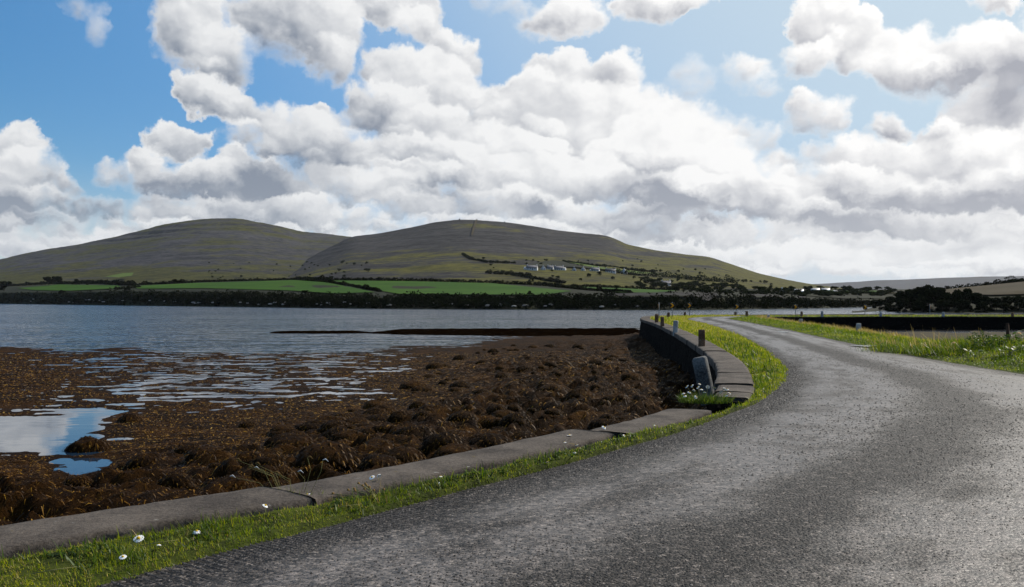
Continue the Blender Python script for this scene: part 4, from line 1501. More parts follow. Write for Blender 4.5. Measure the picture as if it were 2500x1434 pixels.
# scrub on the shore bank: one dark mass
cs, rs = [], []
r = np.random.default_rng(77)
for px in np.arange(-500, 2200, 2.6):
    s = shore_d(px)
    for _ in range(4):
        yy = r.uniform(bank_y(px) + 1.5, bank_y(px) + (shore_y(px) - bank_y(px)) * .93)
        q = low_point(px + r.uniform(-3, 3), yy)
        if 1500 < px < 1860 and 724 < yy < 740 and r.random() < .75:
            continue
        hh = r.uniform(.8, 2.3) * (1.6 if r.random() < .04 else 1)
        cs.append((q[0], q[1], q[2] + hh * .3))
        rs.append(hh)
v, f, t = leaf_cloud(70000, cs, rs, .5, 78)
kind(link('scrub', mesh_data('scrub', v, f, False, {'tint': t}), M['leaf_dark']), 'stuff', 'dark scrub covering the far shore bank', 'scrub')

# bare earth cliffs in the bank
for (poly, nm) in (([(1500, 727), (1560, 724), (1650, 723), (1720, 724), (1755, 725), (1748, 733), (1730, 744), (1715, 741), (1700, 733), (1640, 730), (1560, 731), (1515, 734)], 0), ([(1825, 727), (1860, 727), (1905, 729), (1916, 739), (1890, 733), (1840, 731)], 1), ([(1940, 731), (1970, 732), (1958, 740), (1944, 735)], 2)):
    patch('earth_cliff', poly, lp, M['earth'], 1.5)

# pale stones along the far shore
stone_bm = boulder_data(5)[0]
for k in range(46):
    px = random.uniform(20, 1560)
    q = low_point(px, shore_y(px) - random.uniform(3, 11))
    o = link('rock', stone_bm, M['rock'])
    s = random.uniform(.35, .9)
    o.location = (q[0], q[1] - 1.0, q[2] + .6)
    o.scale = (s * 1.4, s, s)
    tag(o, 'small pale rock lying at the foot of the dark far bank', 'rock', 'pale rocks along the far shore')

# single trees along the low shore
for (px, by, h_px, wf, lab) in [(10, 712, 26, 1.2, 'dark round tree at the left edge of the photo above the far bank'), (118, 697, 22, 1.0, 'dark tree, left of the pair on the hedge above the leftmost field'), (142, 696, 22, 1.2, 'broad dark tree, right of the pair on the hedge above the leftmost field'),
                                (186, 698, 17, 1.5, 'low spreading dark tree on the hedge above the leftmost field'), (214, 698, 15, 1.1, 'small dark tree ending the clump above the leftmost field'), (428, 694, 13, 1.2, 'small dark tree in the hedge left of the first long field'), (1293, 724, 14, 1.3, 'dark lone bush standing in the lower edge of the widest green field'),
                                (312, 712, 14, 1.3, 'dark bush in the gap between the two leftmost fields'), (745, 719, 10, 1.6, 'dark low bush on the bank below the left-centre field'), (962, 688, 11, 1.0, 'small round tree on the hedge above the widest field'), (925, 688, 12, 1.1, 'small dark tree left of the round one on the widest field hedge'), (905, 688, 9, 1.2, 'smallest dark tree of the three on the widest field hedge'),
                                (1480, 722, 11, 1.5, 'dark bush below the small green field'), (150, 716, 8, 1.8, 'low dark bush at the right foot of the leftmost field')]:
    q = low_point(px, by)
    h = h_px / F * q[1] * 1.06
    tree('tree', q, h, h * wf, BUSHY[int(px) % 3], 'leaf_dark', lab, 'tree', 'single trees along the far fields')

# band of trees between hill and water on the right
for k in range(190):
    px = 1560 + 630 * ((k * 0.61803) % 1)
    ty = np.interp(px, [1560, 1640, 1700, 1780, 1850, 1950, 2050, 2190], [676, 683, 688, 693, 698, 700, 700, 702]) + random.uniform(-3, 17)
    by = ty + random.uniform(8, 13)
    if by < 705 and px < 1990:
        q = mid_point(px, by)
    else:
        q = low_point(px, max(by, float(top_y(px)) + .2))
    h = (by - ty) / F * q[1]
    tree('tree', q, h * 1.1, h * random.uniform(1.5, 2.4), SMALL[k % 3], 'leaf_mid', 'dark rounded tree in the belt at the hill foot, ' + ('above the earth cliffs' if px < 1760 else 'between cliffs and farmhouse' if px < 1900 else 'around the farm sheds' if px < 2040 else 'beyond the narrow fields'), 'tree', 'tree belt at the foot of the hill')

# scrub bushes dotted on the hillsides
for k in range(120):
    if k < 70:
        px = random.uniform(1180, 1900)
        y0 = float(mid_y(px))
        py = random.uniform(max(y0 + 28, 632), 690)
        q = mid_point(px, py)
    else:
        px = random.uniform(500, 900)
        py = random.uniform(640, 683)
        q = mid_point(px, py) if py > float(mid_y(px)) + 4 else left_point(px, py)
    h = random.uniform(2.2, 4.5)
    tree('bush', q, h, h * 1.5, SMALL[k % 3], 'leaf_mid', 'small dark bush dotted on the open slope ' + ('of the saddle between the two hills' if k >= 70 else 'left of the white houses' if px < 1290 else 'around the white houses' if px < 1540 else 'right of the white houses'), 'bush', 'bushes on the hillsides')

patch('path', [(1150, 577), (1155, 556), (1162, 538.5), (1166, 538.5), (1161, 556), (1154, 577)], mid_point, M['stubble'], 3.0)
# cairns on the summit of the middle hill
for (px, py, s, lab) in ((1122, 537.5, 2.6, 'small stone cairn left of the grassy line on the middle hill top'), (1232, 543.5, 2.0, 'smaller stone cairn on the right shoulder of the middle hill top')):
    q = mid_point(px, py + .6)
    m_ = MB()
    n = 10
    for k, (rr, zz) in enumerate(((1.2, -.5), (1.0, .5), (.6, 1.1), (.3, 1.6))):
        pass
    rings = [(1.2, -1.0), (1.05, .4), (.7, 1.1), (.35, 1.6)]
    V = np.array([(rr * math.cos(a) * (1 + .15 * math.sin(3 * a + zz * 4)), rr * math.sin(a), zz) for rr, zz in rings for a in np.linspace(0, 6.283, n, endpoint=False)])
    m_.add(V * s, [(k * n + q_, k * n + (q_ + 1) % n, (k + 1) * n + (q_ + 1) % n, (k + 1) * n + q_) for k in range(3) for q_ in range(n)] + [tuple(3 * n + q_ for q_ in range(n))])
    o = m_.build('cairn', M['slate_dark'])
    o.location = tuple(q)
    tag(o, lab, 'cairn')


# ------------------------------------------------ houses
def house(P, w, d, hw, roofm, label, gable_front=False, chim=True, annex=0.0, wallm='white_wall', rz=0.0, nwin=3, name='house'):
    """w along the front, d deep, hw wall height; front looks at the camera"""
    o = empty(name, tuple(P), math.atan2(-P[0], P[1]) + rz)
    rh = (w if gable_front else d) * 0.5 * 0.95
    b = MB()
    if gable_front:
        b.prism([(-w / 2, -2.5), (w / 2, -2.5), (w / 2, hw), (0, hw + rh), (-w / 2, hw)], 0, d)
    else:
        v = [(x, y, z) for x in (-w / 2, w / 2) for (y, z) in ((0, -2.5), (d, -2.5), (d, hw), (d / 2, hw + rh), (0, hw))]
        b.add(v, [(0, 1, 2, 3, 4), (9, 8, 7, 6, 5), (0, 4, 9, 5), (1, 6, 7, 2), (4, 3, 8, 9), (2, 7, 8, 3)])
    b.build('wall', M[wallm], o)
    rf = MB()
    t, ov = 0.22, 0.25
    if gable_front:
        s = rh / (w / 2)
        for sg in (-1, 1):
            x0, z0 = sg * (w / 2 + ov), hw - ov * s
            pts = [(x0, z0 + .03), (0, hw + rh + .03), (0, hw + rh + t + .03), (x0, z0 + t + .03)]
            rf.prism(pts if sg < 0 else pts[::-1], -ov, d + ov)
    else:
        s = rh / (d / 2)
        for (y0, sg) in ((-ov, 1), (d + ov, -1)):
            z0 = hw - ov * s + .03
            v = [(x, y, z) for x in (-w / 2 - ov, w / 2 + ov) for (y, z) in ((y0, z0), (d / 2, hw + rh + .03), (d / 2, hw + rh + t + .03), (y0, z0 + t))]
            rf.add(v, [(0, 1, 2, 3), (7, 6, 5, 4), (0, 4, 5, 1), (1, 5, 6, 2), (2, 6, 7, 3), (3, 7, 4, 0)])
    ro = rf.build('roof', M[roofm], o)
    if chim:
        for cx in ((0,) if gable_front else (-w / 2 + .8, w / 2 - .8)):
            yy = d * .8 if gable_front else d / 2
            MB().box(cx - .45, cx + .45, yy - .35, yy + .35, hw + rh - .4, hw + rh + 1.1).build('chimney', M['white_wall'], ro)
    for k in range(nwin):
        cx = (k + .5) / nwin * w * .86 - w * .43
        if nwin >= 3 and k == nwin // 2:
            MB().box(cx - .5, cx + .5, -.06, .1, 0, min(2.1, hw - .3)).build('door', M['slate_dark'], o)
        else:
            MB().box(cx - .55, cx + .55, -.06, .1, .9, min(2.2, hw - .3)).build('window', M['glass'], o)
    if annex:
        a = abs(annex)
        sx = -1 if annex < 0 else 1
        x0, x1 = sorted((sx * w / 2, sx * (w / 2 + a)))
        v = [(x, y, z) for x in (x0, x1) for (y, z) in ((.6, -2.5), (d - .6, -2.5), (d - .6, hw * .8), (d / 2, hw * .8 + rh * .6), (.6, hw * .8))]
        MB().add(v, [(0, 1, 2, 3, 4), (9, 8, 7, 6, 5), (0, 4, 9, 5), (1, 6, 7, 2), (4, 3, 8, 9), (2, 7, 8, 3)]).build('annex', M['white_wall'], o)
    return tag(o, label, 'house' if name == 'house' else 'barn')


for (x0, x1, yb, hp, gf, roofm, annex, lab, nw) in [
        (1284, 1311, 660, 5.2, False, 'slate', -3, 'long white cottage, leftmost of the hillside row', 4), (1320, 1333, 660.5, 4.2, True, 'roof_pale', 0, 'white gabled house with pale roof, second from the left in the hillside row', 2),
        (1335, 1350, 660, 5.0, False, 'slate', 0, 'grey-roofed white house, third from the left in the hillside row', 3), (1352, 1375, 662, 5.4, False, 'slate', 2.5, 'wide white house with grey roof in the middle of the clustered hillside row', 4),
        (1397, 1407, 663.5, 5.0, True, 'slate', 0, 'narrow white gable house, first right of the clustered row', 1), (1418, 1427, 663, 4.6, True, 'slate', 0, 'narrowest white gable house on the hillside, second right of the cluster', 1),
        (1443, 1462, 664, 3.8, False, 'slate', -2, 'low grey-roofed white cottage before the pale green strip', 3), (1478, 1503, 667, 4.4, False, 'slate_dark', 0, 'white house with very dark roof towards the right of the hillside row', 4),
        (1515, 1530, 669, 4.2, True, 'roof_pale', 0, 'pale white house, rightmost of the hillside row', 2), (1614, 1637, 698.5, 3.6, False, 'slate', 0, 'white bungalow among dark trees low on the hill above the chevron signs', 4)]:
    q = mid_point((x0 + x1) / 2, yb)
    w = (x1 - x0) / F * q[1]
    house(q + np.array([0, 0, .4]), w, max(6.0, w * .42) if not gf else 9.0, hp / F * q[1], roofm, lab, gf, annex=annex, nwin=nw, rz=random.uniform(-.25, .1))
for (x0, x1, yb, hp, gf, roofm, lab, nm, wm) in [
        (1903, 1915, 716, 4.2, True, 'slate', 'white gable farmhouse standing among trees beyond the inlet', 'house', 'white_wall'), (1941, 1961, 716, 3.6, False, 'roof_pale', 'dark barn with bright pale roof right of the farmhouse', 'barn', 'slate_dark'),
        (1981, 2000, 711.5, 1.9, False, 'roof_pale', 'long pale-roofed shed, left of the far pair', 'barn', 'slate_dark'), (2007, 2025, 711.5, 1.9, False, 'roof_pale', 'long pale-roofed shed, right of the far pair', 'barn', 'slate_dark'), (2036, 2051, 716.5, 1.6, False, 'roof_pale', 'low pale-roofed shed half hidden by the hedge beyond the inlet', 'barn', 'slate_dark')]:
    q = low_point((x0 + x1) / 2, max(yb, float(top_y((x0 + x1) / 2)) + .3))
    w = (x1 - x0) / F * q[1]
    house(q, w, max(3.0, w * .32), hp / F * q[1], roofm, lab, gf, chim=nm == 'house', nwin=2, name=nm, wallm=wm)

# ================================================================== posts and signs on the causeway
def on_ground(px, d, z):
    return np.array([(px - 1250) / F * d, d, z])


def post_data(seed, h=0.62, w=0.21, taper=0.9):
    r = np.random.default_rng(seed)
    ring = []
    for (z, s) in ((-.15, 1.0), (0, 1.0), (h * .3, 1 - (1 - taper) * .3), (h * .6, 1 - (1 - taper) * .6), (h - .03, taper), (h, taper - .16)):
        for (cx, cy_) in ((-1, -.8), (-.8, -1), (.8, -1), (1, -.8), (1, .8), (.8, 1), (-.8, 1), (-1, .8)):
            ring.append((cx * w / 2 * s + r.normal(0, .003), cy_ * w / 2 * s + r.normal(0, .003), z + (r.normal(0, .004) if z > 0 else 0)))
    f = [np.array([[k * 8 + q, k * 8 + (q + 1) % 8, (k + 1) * 8 + (q + 1) % 8, (k + 1) * 8 + q] for k in range(5) for q in range(8)]), np.array([[40 + q for q in range(8)]])]
    return mesh_data('bollard', np.array(ring), f, False)


for k, (px, d, z, ty, mt, tp, lab) in enumerate([
        (1713, 28.7, .10, 805, 'post', .96, 'reddish brown concrete post, nearest upright one on the sea wall coping'), (1649, 41, .10, 783, 'post_white', .95, 'white painted concrete post, second from the near end of the coping'),
        (1617, 50.7, .10, 774, 'post', .93, 'brown concrete post, third along the sea wall coping'), (1603, 59, .10, 767, 'post', .93, 'brown concrete post at the outer wall corner, left of the first sign pole'),
        (1632, 78, .05, 763.5, 'post', .92, 'small brown post just left of the first chevron sign'), (1672, 86.5, .05, 762, 'post', .92, 'small brown post just left of the second chevron sign'),
        (1795, 90.8, .0, 761.5, 'post', .9, 'short post at the foot of the third chevron sign'), (1823, 81.0, .05, 760, 'post', .9, 'upright grey post above the tan grass tip of the inner verge'),
        (1876, 72, .02, 769, 'post_white', .8, 'whitish tapered post half sunk in tan grass, farthest on the inner verge'), (1955, 58, .02, 779, 'post_white', .82, 'whitish tapered post in tan grass, middle of the inner verge row'),
        (2096, 44, .02, 790, 'post_white', .82, 'largest whitish tapered post, nearest on the inner verge row'), (1957, 83.6, -.02, 761, 'post', .88, 'small post on the far basin wall below the fourth chevron sign'),
        (2007, 83.4, -.02, 760, 'post_white', .88, 'grey post on the far basin wall right of the fourth chevron sign'), (2150, 83.6, -.02, 762, 'post_white', .82, 'pale post on the far basin wall right of the last chevron sign'),
        (2303, 83.8, -.02, 762, 'post_white', .8, 'pale tapered post on the far basin wall before the dark wood'), (2472, 84.2, -.02, 763.5, 'post', .85, 'dull post on the far basin wall at the right edge')]):
    h = E - (ty - HZ) / F * d - z
    o = link('bollard', post_data(500 + k, h, .215 if mt == 'post' else .23, tp), M[mt])
    o.location = tuple(on_ground(px, d, z))
    o.rotation_euler = (random.uniform(-.03, .03), random.uniform(-.03, .03), random.uniform(-.3, .1))
    tag(o, lab, 'post', 'concrete posts along the causeway')

# fallen white post leaning in the gap of the wall
o = link('bollard', post_data(560, .66, .23, .97), M['post_fallen'])
o.location = (3.32, 15.1, -.02)
o.rotation_euler = (math.radians(2), math.radians(-11), math.radians(-24))
tag(o, 'white painted concrete post leaning left in the broken gap of the sea wall', 'post', 'concrete posts along the causeway')


def chevron_sign(px, d, z0, ty, rz, label, edge=False, tilt=0.0):
    zt = E - (ty - HZ) / F * d
    X = (px - 1250) / F * d
    o = empty('chevron_sign', (X, d, z0), math.atan2(-X, d) + rz)
    o.rotation_euler[1] = tilt
    h = zt - z0
    MB().tube([(0, .03, -.2), (0, .03, h)], [.032, .032], 10).build('pole', M['pole'], o, True)
    MB().tube([(0, .03, h), (0, .03, h + .02)], [.040, .036], 10).build('cap', M['cap'], o, True)
    s = .225
    zc = h - .27
    bo = MB().box(-s, s, -.025, -.008, zc - s, zc + s).build('board', M['black'], o)
    a, w_ = .185, .15
    poly = [(-.16, a), (-.16 + w_, a), (.17, 0), (-.16 + w_, -a), (-.16, -a), (.17 - w_, 0)]
    m_ = MB()
    n = 6
    v = [(x, -.033, zc + z) for x, z in poly] + [(x, -.026, zc + z) for x, z in poly]
    f = [(0, 5, 2, 1), (5, 4, 3, 2)] + [(k, (k + 1) % n, n + (k + 1) % n, n + k) for k in range(n)]
    m_.add(v, f).build('chevron', M['orange'], bo)
    return tag(o, label, 'road sign', 'chevron signs around the bend')


chevron_sign(1608, 72, .05, 740, math.radians(-86), 'chevron sign seen edge-on as a bare pole, leftmost on the bend')
chevron_sign(1641, 75.5, .03, 738.5, math.radians(-8), 'first amber chevron sign, above the outer corner of the bend')
chevron_sign(1683, 86, .03, 739.5, math.radians(-5), 'second amber chevron sign, standing against the earth cliff')
chevron_sign(1799, 91.6, .0, 743, math.radians(4), 'third amber chevron sign, behind the tan grass tip')
chevron_sign(1943, 92.4, .0, 743.5, math.radians(10), 'fourth amber chevron sign, leaning slightly over the far road', tilt=math.radians(-3))
chevron_sign(2112, 93.0, .0, 744.5, math.radians(24), 'fifth amber chevron sign, turned aside near the headland tip')
chevron_sign(2271, 93.4, .0, 744.5, math.radians(88), 'chevron sign seen edge-on as a thin pole before the dark wood')

# ================================================================== grass and flowers
def blades(name, P, h, w, tint, lean, mat, label, seed, droop=.35, cat='grass', tangle=0.5):
    r = np.random.default_rng(seed)
    n = len(P)
    a = r.uniform(0, 2 * math.pi, n)
    l = np.abs(r.normal(0, tangle, n))
    d = np.stack([np.cos(a) * l + lean[0], np.sin(a) * l + lean[1], np.ones(n)], 1)
    d /= np.linalg.norm(d, axis=1)[:, None]
    b = a + r.uniform(.8, 2.3, n)
    s = np.stack([np.cos(b), np.sin(b), np.zeros(n)], 1)
    v, f, t = ribbons(P, d, s, h, w, r.uniform(0, droop * 2, n), tint, 2)
    return kind(link(name, mesh_data(name, v, f, False, {'tint': t}), M[mat]), 'stuff', label, cat)


def scatter(ca, cb, p0, p1, n, zfun, power, seed, q0=0.0, q1=1.0):
    """random places on a strip, thinning with distance"""
    r = np.random.default_rng(seed)
    fine = np.linspace(p0, p1, 400)
    A, B = at(ca, fine), at(cb, fine)
    mid = (A + B) / 2
    step = np.linalg.norm(np.gradient(mid, axis=0), axis=1) * np.linalg.norm(B - A, axis=1)
    wgt = step / np.maximum(np.hypot(mid[:, 0], mid[:, 1]), 4) ** power
    p = r.choice(fine, n, p=wgt / wgt.sum()) + r.uniform(-.5, .5, n) * (fine[1] - fine[0])
    q = r.uniform(q0, q1, n)
    a, b = at(ca, p), at(cb, p)
    xy = a * (1 - q)[:, None] + b * q[:, None]
    z = zfun(q, p, xy[:, 0], xy[:, 1])
    return np.concatenate([xy, z[:, None]], 1), q, p


# left verge: short bright turf with taller tufts
n = 120000
P, q, p = scatter(Lo, Ic - dn * 0.02, 1.6, 15.5, n, lverge_z, 1.15, 1, -.14, 1.0)
P[:, 2] = np.maximum(P[:, 2], -.02)
dist = np.hypot(P[:, 0], P[:, 1])
tuft = fbm(P[:, 0] * 1.6, P[:, 1] * 1.6, 3, 44)
edge = P[:, 0] * 0 + fbm(P[:, 0] * 3.0, P[:, 1] * 3.0, 3, 45)
rag = fbm(P[:, 0] * 1.1, P[:, 1] * 1.1, 3, 47)
keep = (q > -.02 + 0.16 * edge + .14 * rag + rng.normal(0, .02, n)) & ~((fbm(P[:, 0] * 2.1 + 9, P[:, 1] * 2.1, 3, 48) > .30) & (dist < 9) & (rng.random(n) < .8))
P, q, p, dist, tuft = P[keep], q[keep], p[keep], dist[keep], tuft[keep]
n = len(P)
hh = rng.uniform(.018, .055, n) * (1 + 3.0 * np.clip(tuft, 0, 1) * np.clip(q * 2.2 - .2, 0, 1.4)) * np.clip(dist / 11, .9, 2.4)
ww = rng.uniform(.0028, .0055, n) * np.clip(dist / 7, .9, 8)
far = np.clip((dist - 30) / 25, 0, 1)
dryp = np.clip(fbm(P[:, 0] * 1.3 + 4, P[:, 1] * 1.3, 3, 49) - .12, 0, 1)
tint = np.clip(.58 + .17 * rng.normal(0, 1, n) - .50 * np.clip(tuft, 0, .8) + dryp * .6 * rng.random(n) + .34 * far * rng.random(n) + .12 * fbm(P[:, 0] * .9, P[:, 1] * .9, 2, 46), 0, 1)
blades('grass', P, hh, ww, tint, (-.1, -.05), 'grass', 'bright short grass strip between the sea wall and the road', 2, .5)
# dead stems and longer blades standing in it
n = 2600
P, q, p = scatter(Lo, Ic, 1.7, 9.5, n, lverge_z, 1.1, 13, .15, 1.05)
k = fbm(P[:, 0] * 1.7, P[:, 1] * 1.7, 3, 44) > .05
P = P[k]
n = len(P)
dist = np.hypot(P[:, 0], P[:, 1])
blades('dry_grass', P, rng.uniform(.06, .17, n) * np.clip(dist / 11, 1, 1.8), rng.uniform(.002, .0042, n) * np.clip(dist / 8, 1, 4), rng.uniform(0, .9, n), (-.15, -.05), 'drygrass', 'thin dry stems standing in the grass strip by the wall', 14, .9, tangle=.8)
n = 7000
P, q, p = scatter(Lo, Ic, 1.7, 8.5, n, lverge_z, 1.1, 15, .2, 1.06)
k = fbm(P[:, 0] * 1.4 + 2, P[:, 1] * 1.4, 3, 53) > .16
P = P[k]
n = len(P)
dist = np.hypot(P[:, 0], P[:, 1])
blades('long_grass', P, rng.uniform(.07, .18, n) * np.clip(dist / 11, 1, 1.8), rng.uniform(.003, .006, n) * np.clip(dist / 8, 1, 4), np.clip(rng.normal(.42, .18, n), 0, 1), (-.2, -.1), 'grass', 'longer darker grass tufts in the strip by the wall', 16, .9, tangle=.7)
# darker leafy weeds in it
n = 9000
P, q, p = scatter(Lo, Ic, 1.8, 9, n, lverge_z, 1.2, 3, .25, .98)
k = fbm(P[:, 0] * 1.2, P[:, 1] * 1.2, 2, 52) > .02
P, q = P[k], q[k]
n = len(P)
dist = np.hypot(P[:, 0], P[:, 1])
blades('weeds', P, rng.uniform(.04, .13, n) * np.clip(dist / 12, 1, 2), rng.uniform(.008, .024, n) * np.clip(dist / 9, .6, 2), np.clip(rng.normal(.45, .2, n), 0, 1), (-.1, 0), 'leafy', 'broad-leaved weeds growing through the grass strip', 4, .8, tangle=.9)

# right verge: longer grass, tan and seeding towards the basin
n = 120000
P, q, p = scatter(Rc - rdn * 0.04, Bc, 6.0, 18.4, n, rverge_z, 1.25, 5, -.04, 1.0)
dist = np.hypot(P[:, 0], P[:, 1])
wave = fbm(P[:, 0] * .8, P[:, 1] * .8, 3, 63)
keep = q > 0.02 + .06 * fbm(P[:, 0] * 1.4, P[:, 1] * 1.4, 3, 64) + rng.normal(0, .008, n)
P, q, p, dist, wave = P[keep], q[keep], p[keep], dist[keep], wave[keep]
n = len(P)
hh = rng.uniform(.05, .13, n) * (.55 + 1.0 * np.clip(q * 2.2, 0, 1)) * (1 + .8 * np.clip((34 - dist) / 10, 0, 1) * np.clip(q * 2, 0, 1)) * (1 + .7 * np.clip(wave, 0, 1)) * np.where(dist > 84, .8, 1.0)
ww = rng.uniform(.006, .012, n) * np.clip(dist / 18, .9, 4)
dry = np.clip((q - .62) * 3, 0, 1) * np.clip((dist - 28) / 14, 0, 1) * (p < 15)
tint = np.clip(.44 + .14 * rng.normal(0, 1, n) - .34 * wave + dry * rng.uniform(.1, .45, n), 0, 1)
blades('grass', P, hh, ww, tint, (-.16, .0), 'grass', 'long green grass on the inner verge right of the road', 6, .6)
n = 16000
P, q, p = scatter(Rc, Bc, 9.2, 15.2, n, rverge_z, .7, 7, .70, 1.0)
keep = fbm(P[:, 0] * .6, P[:, 1] * .6, 2, 66) > -.05
P = P[keep]
n = len(P)
blades('dry_grass', P, rng.uniform(.14, .34, n), rng.uniform(.007, .013, n) * np.clip(np.hypot(P[:, 0], P[:, 1]) / 26, 1, 3), rng.uniform(.1, 1, n), (-.22, 0), 'drygrass', 'tan dry grass fringing the inner verge above the basin', 8, .7)

# outer verge by the far signs
n = 9000
P, q, p = scatter(Lc, Ic, 13.5, 18.4, n, lverge_z, .5, 9)
blades('grass', P, rng.uniform(.05, .13, n), rng.uniform(.025, .045, n), np.clip(rng.normal(.68, .15, n), 0, 1), (0, 0), 'grass', 'thin grass along the outer edge of the far road', 10)

# loose chippings along the road edges
import bmesh
def pebble_field(n, seed):
    r = np.random.default_rng(seed)
    side = r.random(n) < .62
    p = r.choice(np.linspace(1.7, 8.5, 400), n, p=(lambda w: w / w.sum())(1.0 / (np.linspace(1.7, 8.5, 400) - 1.0) ** 1.6))
    a, b = at(Lc, p), at(Rc, p)
    t = np.where(side, np.abs(r.normal(0, .035, n)) + .003, np.clip(r.normal(.47, .16, n), 0, 1))
    xy = a * (1 - t)[:, None] + b * t[:, None]
    z = road_z(t, p, xy[:, 0], xy[:, 1])
    s = r.uniform(.004, .011, n) * np.clip(np.hypot(xy[:, 0], xy[:, 1]) / 8, .9, 1.8)
    base_ = np.array([(1, 0, 0), (0, 1, 0), (-1, 0, 0), (0, -1, 0), (0, 0, .8)], float)
    ang = r.uniform(0, 6.28, n)
    c, s_ = np.cos(ang), np.sin(ang)
    V = base_[None] * s[:, None, None] * r.uniform(.6, 1.3, (n, 5, 1))
    X = V[..., 0] * c[:, None] - V[..., 1] * s_[:, None]
    Y = V[..., 0] * s_[:, None] + V[..., 1] * c[:, None]
    V = np.stack([X + xy[:, :1], Y + xy[:, 1:], V[..., 2] + z[:, None]], -1).reshape(-1, 3)
    o = (np.arange(n) * 5)[:, None, None]
    f = (o + np.array([[0, 1, 4], [1, 2, 4], [2, 3, 4], [3, 0, 4]])[None]).reshape(-1, 3)
    return V, f, np.repeat(r.random(n), 5)


V, f, t = pebble_field(80000, 12)
m_, N_, out_ = new_mat('stone_chippings')
pbr(N_, out_, N_.ramp(attr(N_, 'tint'), [(0, (.012, .012, .013)), (.6, (.055, .052, .05)), (.9, (.10, .09, .082)), (1, (.20, .18, .165))]), .7, .15)
kind(link('chippings', mesh_data('chippings', V, f, False, {'tint': t}), m_), 'stuff', 'loose grey stone chippings on the road', 'gravel')


# ---------------- daisies
def disc_petals(R, n, z=0.0, droop=.3, w=.26):
    v, f = [], []
    for k in range(n):
        a = k * 2 * math.pi / n
        c, s = math.cos(a), math.sin(a)
        for (rr, ww, zz) in ((.25, .10, 0), (.7, w, .02), (1.0, w * .55, -droop * .3)):
            for sg in (-1, 1):
                v.append((R * (rr * c - sg * ww * s), R * (rr * s + sg * ww * c), z + R * zz))
        o = k * 6
        f += [(o, o + 1, o + 3, o + 2), (o + 2, o + 3, o + 5, o + 4)]
    return mesh_data('petals', np.array(v), np.array(f), False)


def dome(R, h, n=8, name='centre'):
    v = [(R * math.cos(k * 6.283 / n) * s, R * math.sin(k * 6.283 / n) * s, z) for s, z in ((1, 0), (.8, h * .7)) for k in range(n)] + [(0, 0, h)]
    f4 = [(k, (k + 1) % n, n + (k + 1) % n, n + k) for k in range(n)]
    f3 = [(n + k, n + (k + 1) % n, 2 * n) for k in range(n)]
    return mesh_data(name, np.array(v), [np.array(f4), np.array(f3)], True)


PET = [disc_petals(.028, 13), disc_petals(.026, 11, droop=1.4), disc_petals(.024, 12, droop=.8)]
CEN = dome(.0105, .009)
STEM = MB().tube([(0, 0, 0), (.006, .004, .5), (0, 0, 1)], [.0022, .0018, .0016], 4).data('stem')


def flower(parent, loc, h, k, facing=(0, 0), s=1.0):
    """petals and centre as parts of a daisy plant"""
    pe = link('petals', PET[k % 3], M['petal'], parent)
    pe.location = loc
    pe.rotation_euler = (facing[0], facing[1], random.uniform(0, 6))
    pe.scale = (s, s, s)
    ce = link('centre', CEN, M['yolk'], pe)
    ce.location = (0, 0, .001)
    return pe


def daisy(P, h, k, label, s=1.0):
    o = empty('daisy', tuple(P), random.uniform(0, 6))
    st = link('stem', STEM, M['stem'], o)
    st.scale = (1, 1, h)
    flower(o, (0, 0, h), h, k, (random.uniform(-.6, .9), random.uniform(-.6, .6)), s)
    return tag(o, label, 'daisy', 'daisies in the grass strip')


def gpt(px, py, z=0.03):
    Y = (E - z) * F / (py - HZ)
    return np.array([(px - 1250) / F * Y, Y, z])


for k, (px, py, h, s, lab) in enumerate([
        (338, 1334, .05, 1.2, 'white daisy with yellow eye facing the camera, largest at the near left'), (480, 1316, .05, 1.0, 'white daisy right of the largest one at the near left'), (648, 1276, .12, .9, 'pale withered daisy on a tall stem beside the first coping slab'),
        (300, 1372, .03, .8, 'small drooping daisy low in the turf at the near left'), (388, 1342, .03, .6, 'tiny daisy bud just right of the large near daisy'), (285, 1330, .03, .55, 'tiny white daisy at the foot of the first slab'),
        (908, 1192, .09, .9, 'white daisy, left of the pair seen against the second slab'), (925, 1190, .10, .9, 'white daisy, right of the pair seen against the second slab'), (1050, 1184, .03, .9, 'white daisy, left one of the cluster at the middle of the strip'),
        (1068, 1190, .03, .8, 'white daisy, lowest of the cluster at the middle of the strip'), (1075, 1178, .05, .8, 'white daisy, topmost of the cluster at the middle of the strip'), (1086, 1186, .03, .8, 'white daisy, right one of the cluster at the middle of the strip'),
        (1390, 1078, .07, 1.1, 'white daisy head leaning over the end of the second slab'), (1378, 1092, .05, .9, 'small white daisy just left of the second slab end'), (1408, 1097, .04, .9, 'white daisy low in the turf right of the second slab end'), (1336, 1136, .03, .8, 'white daisy at the road side of the turf'),
        (1475, 1060, .08, 1.1, 'white daisy above the dark tuft by the third slab'), (1525, 1075, .05, 1.0, 'white daisy right of the dark tuft by the third slab'), (1465, 1090, .04, .8, 'white daisy below the dark tuft by the third slab'), (1402, 1112, .03, .7, 'tiny daisy near the road edge below the second slab end'),
        (1600, 1050, .05, .8, 'small daisy in the thick turf before the fallen post'), (750, 1224, .05, .9, 'white daisy at the corner of the first slab')]):
    daisy(gpt(px, py), h, k, lab, s)

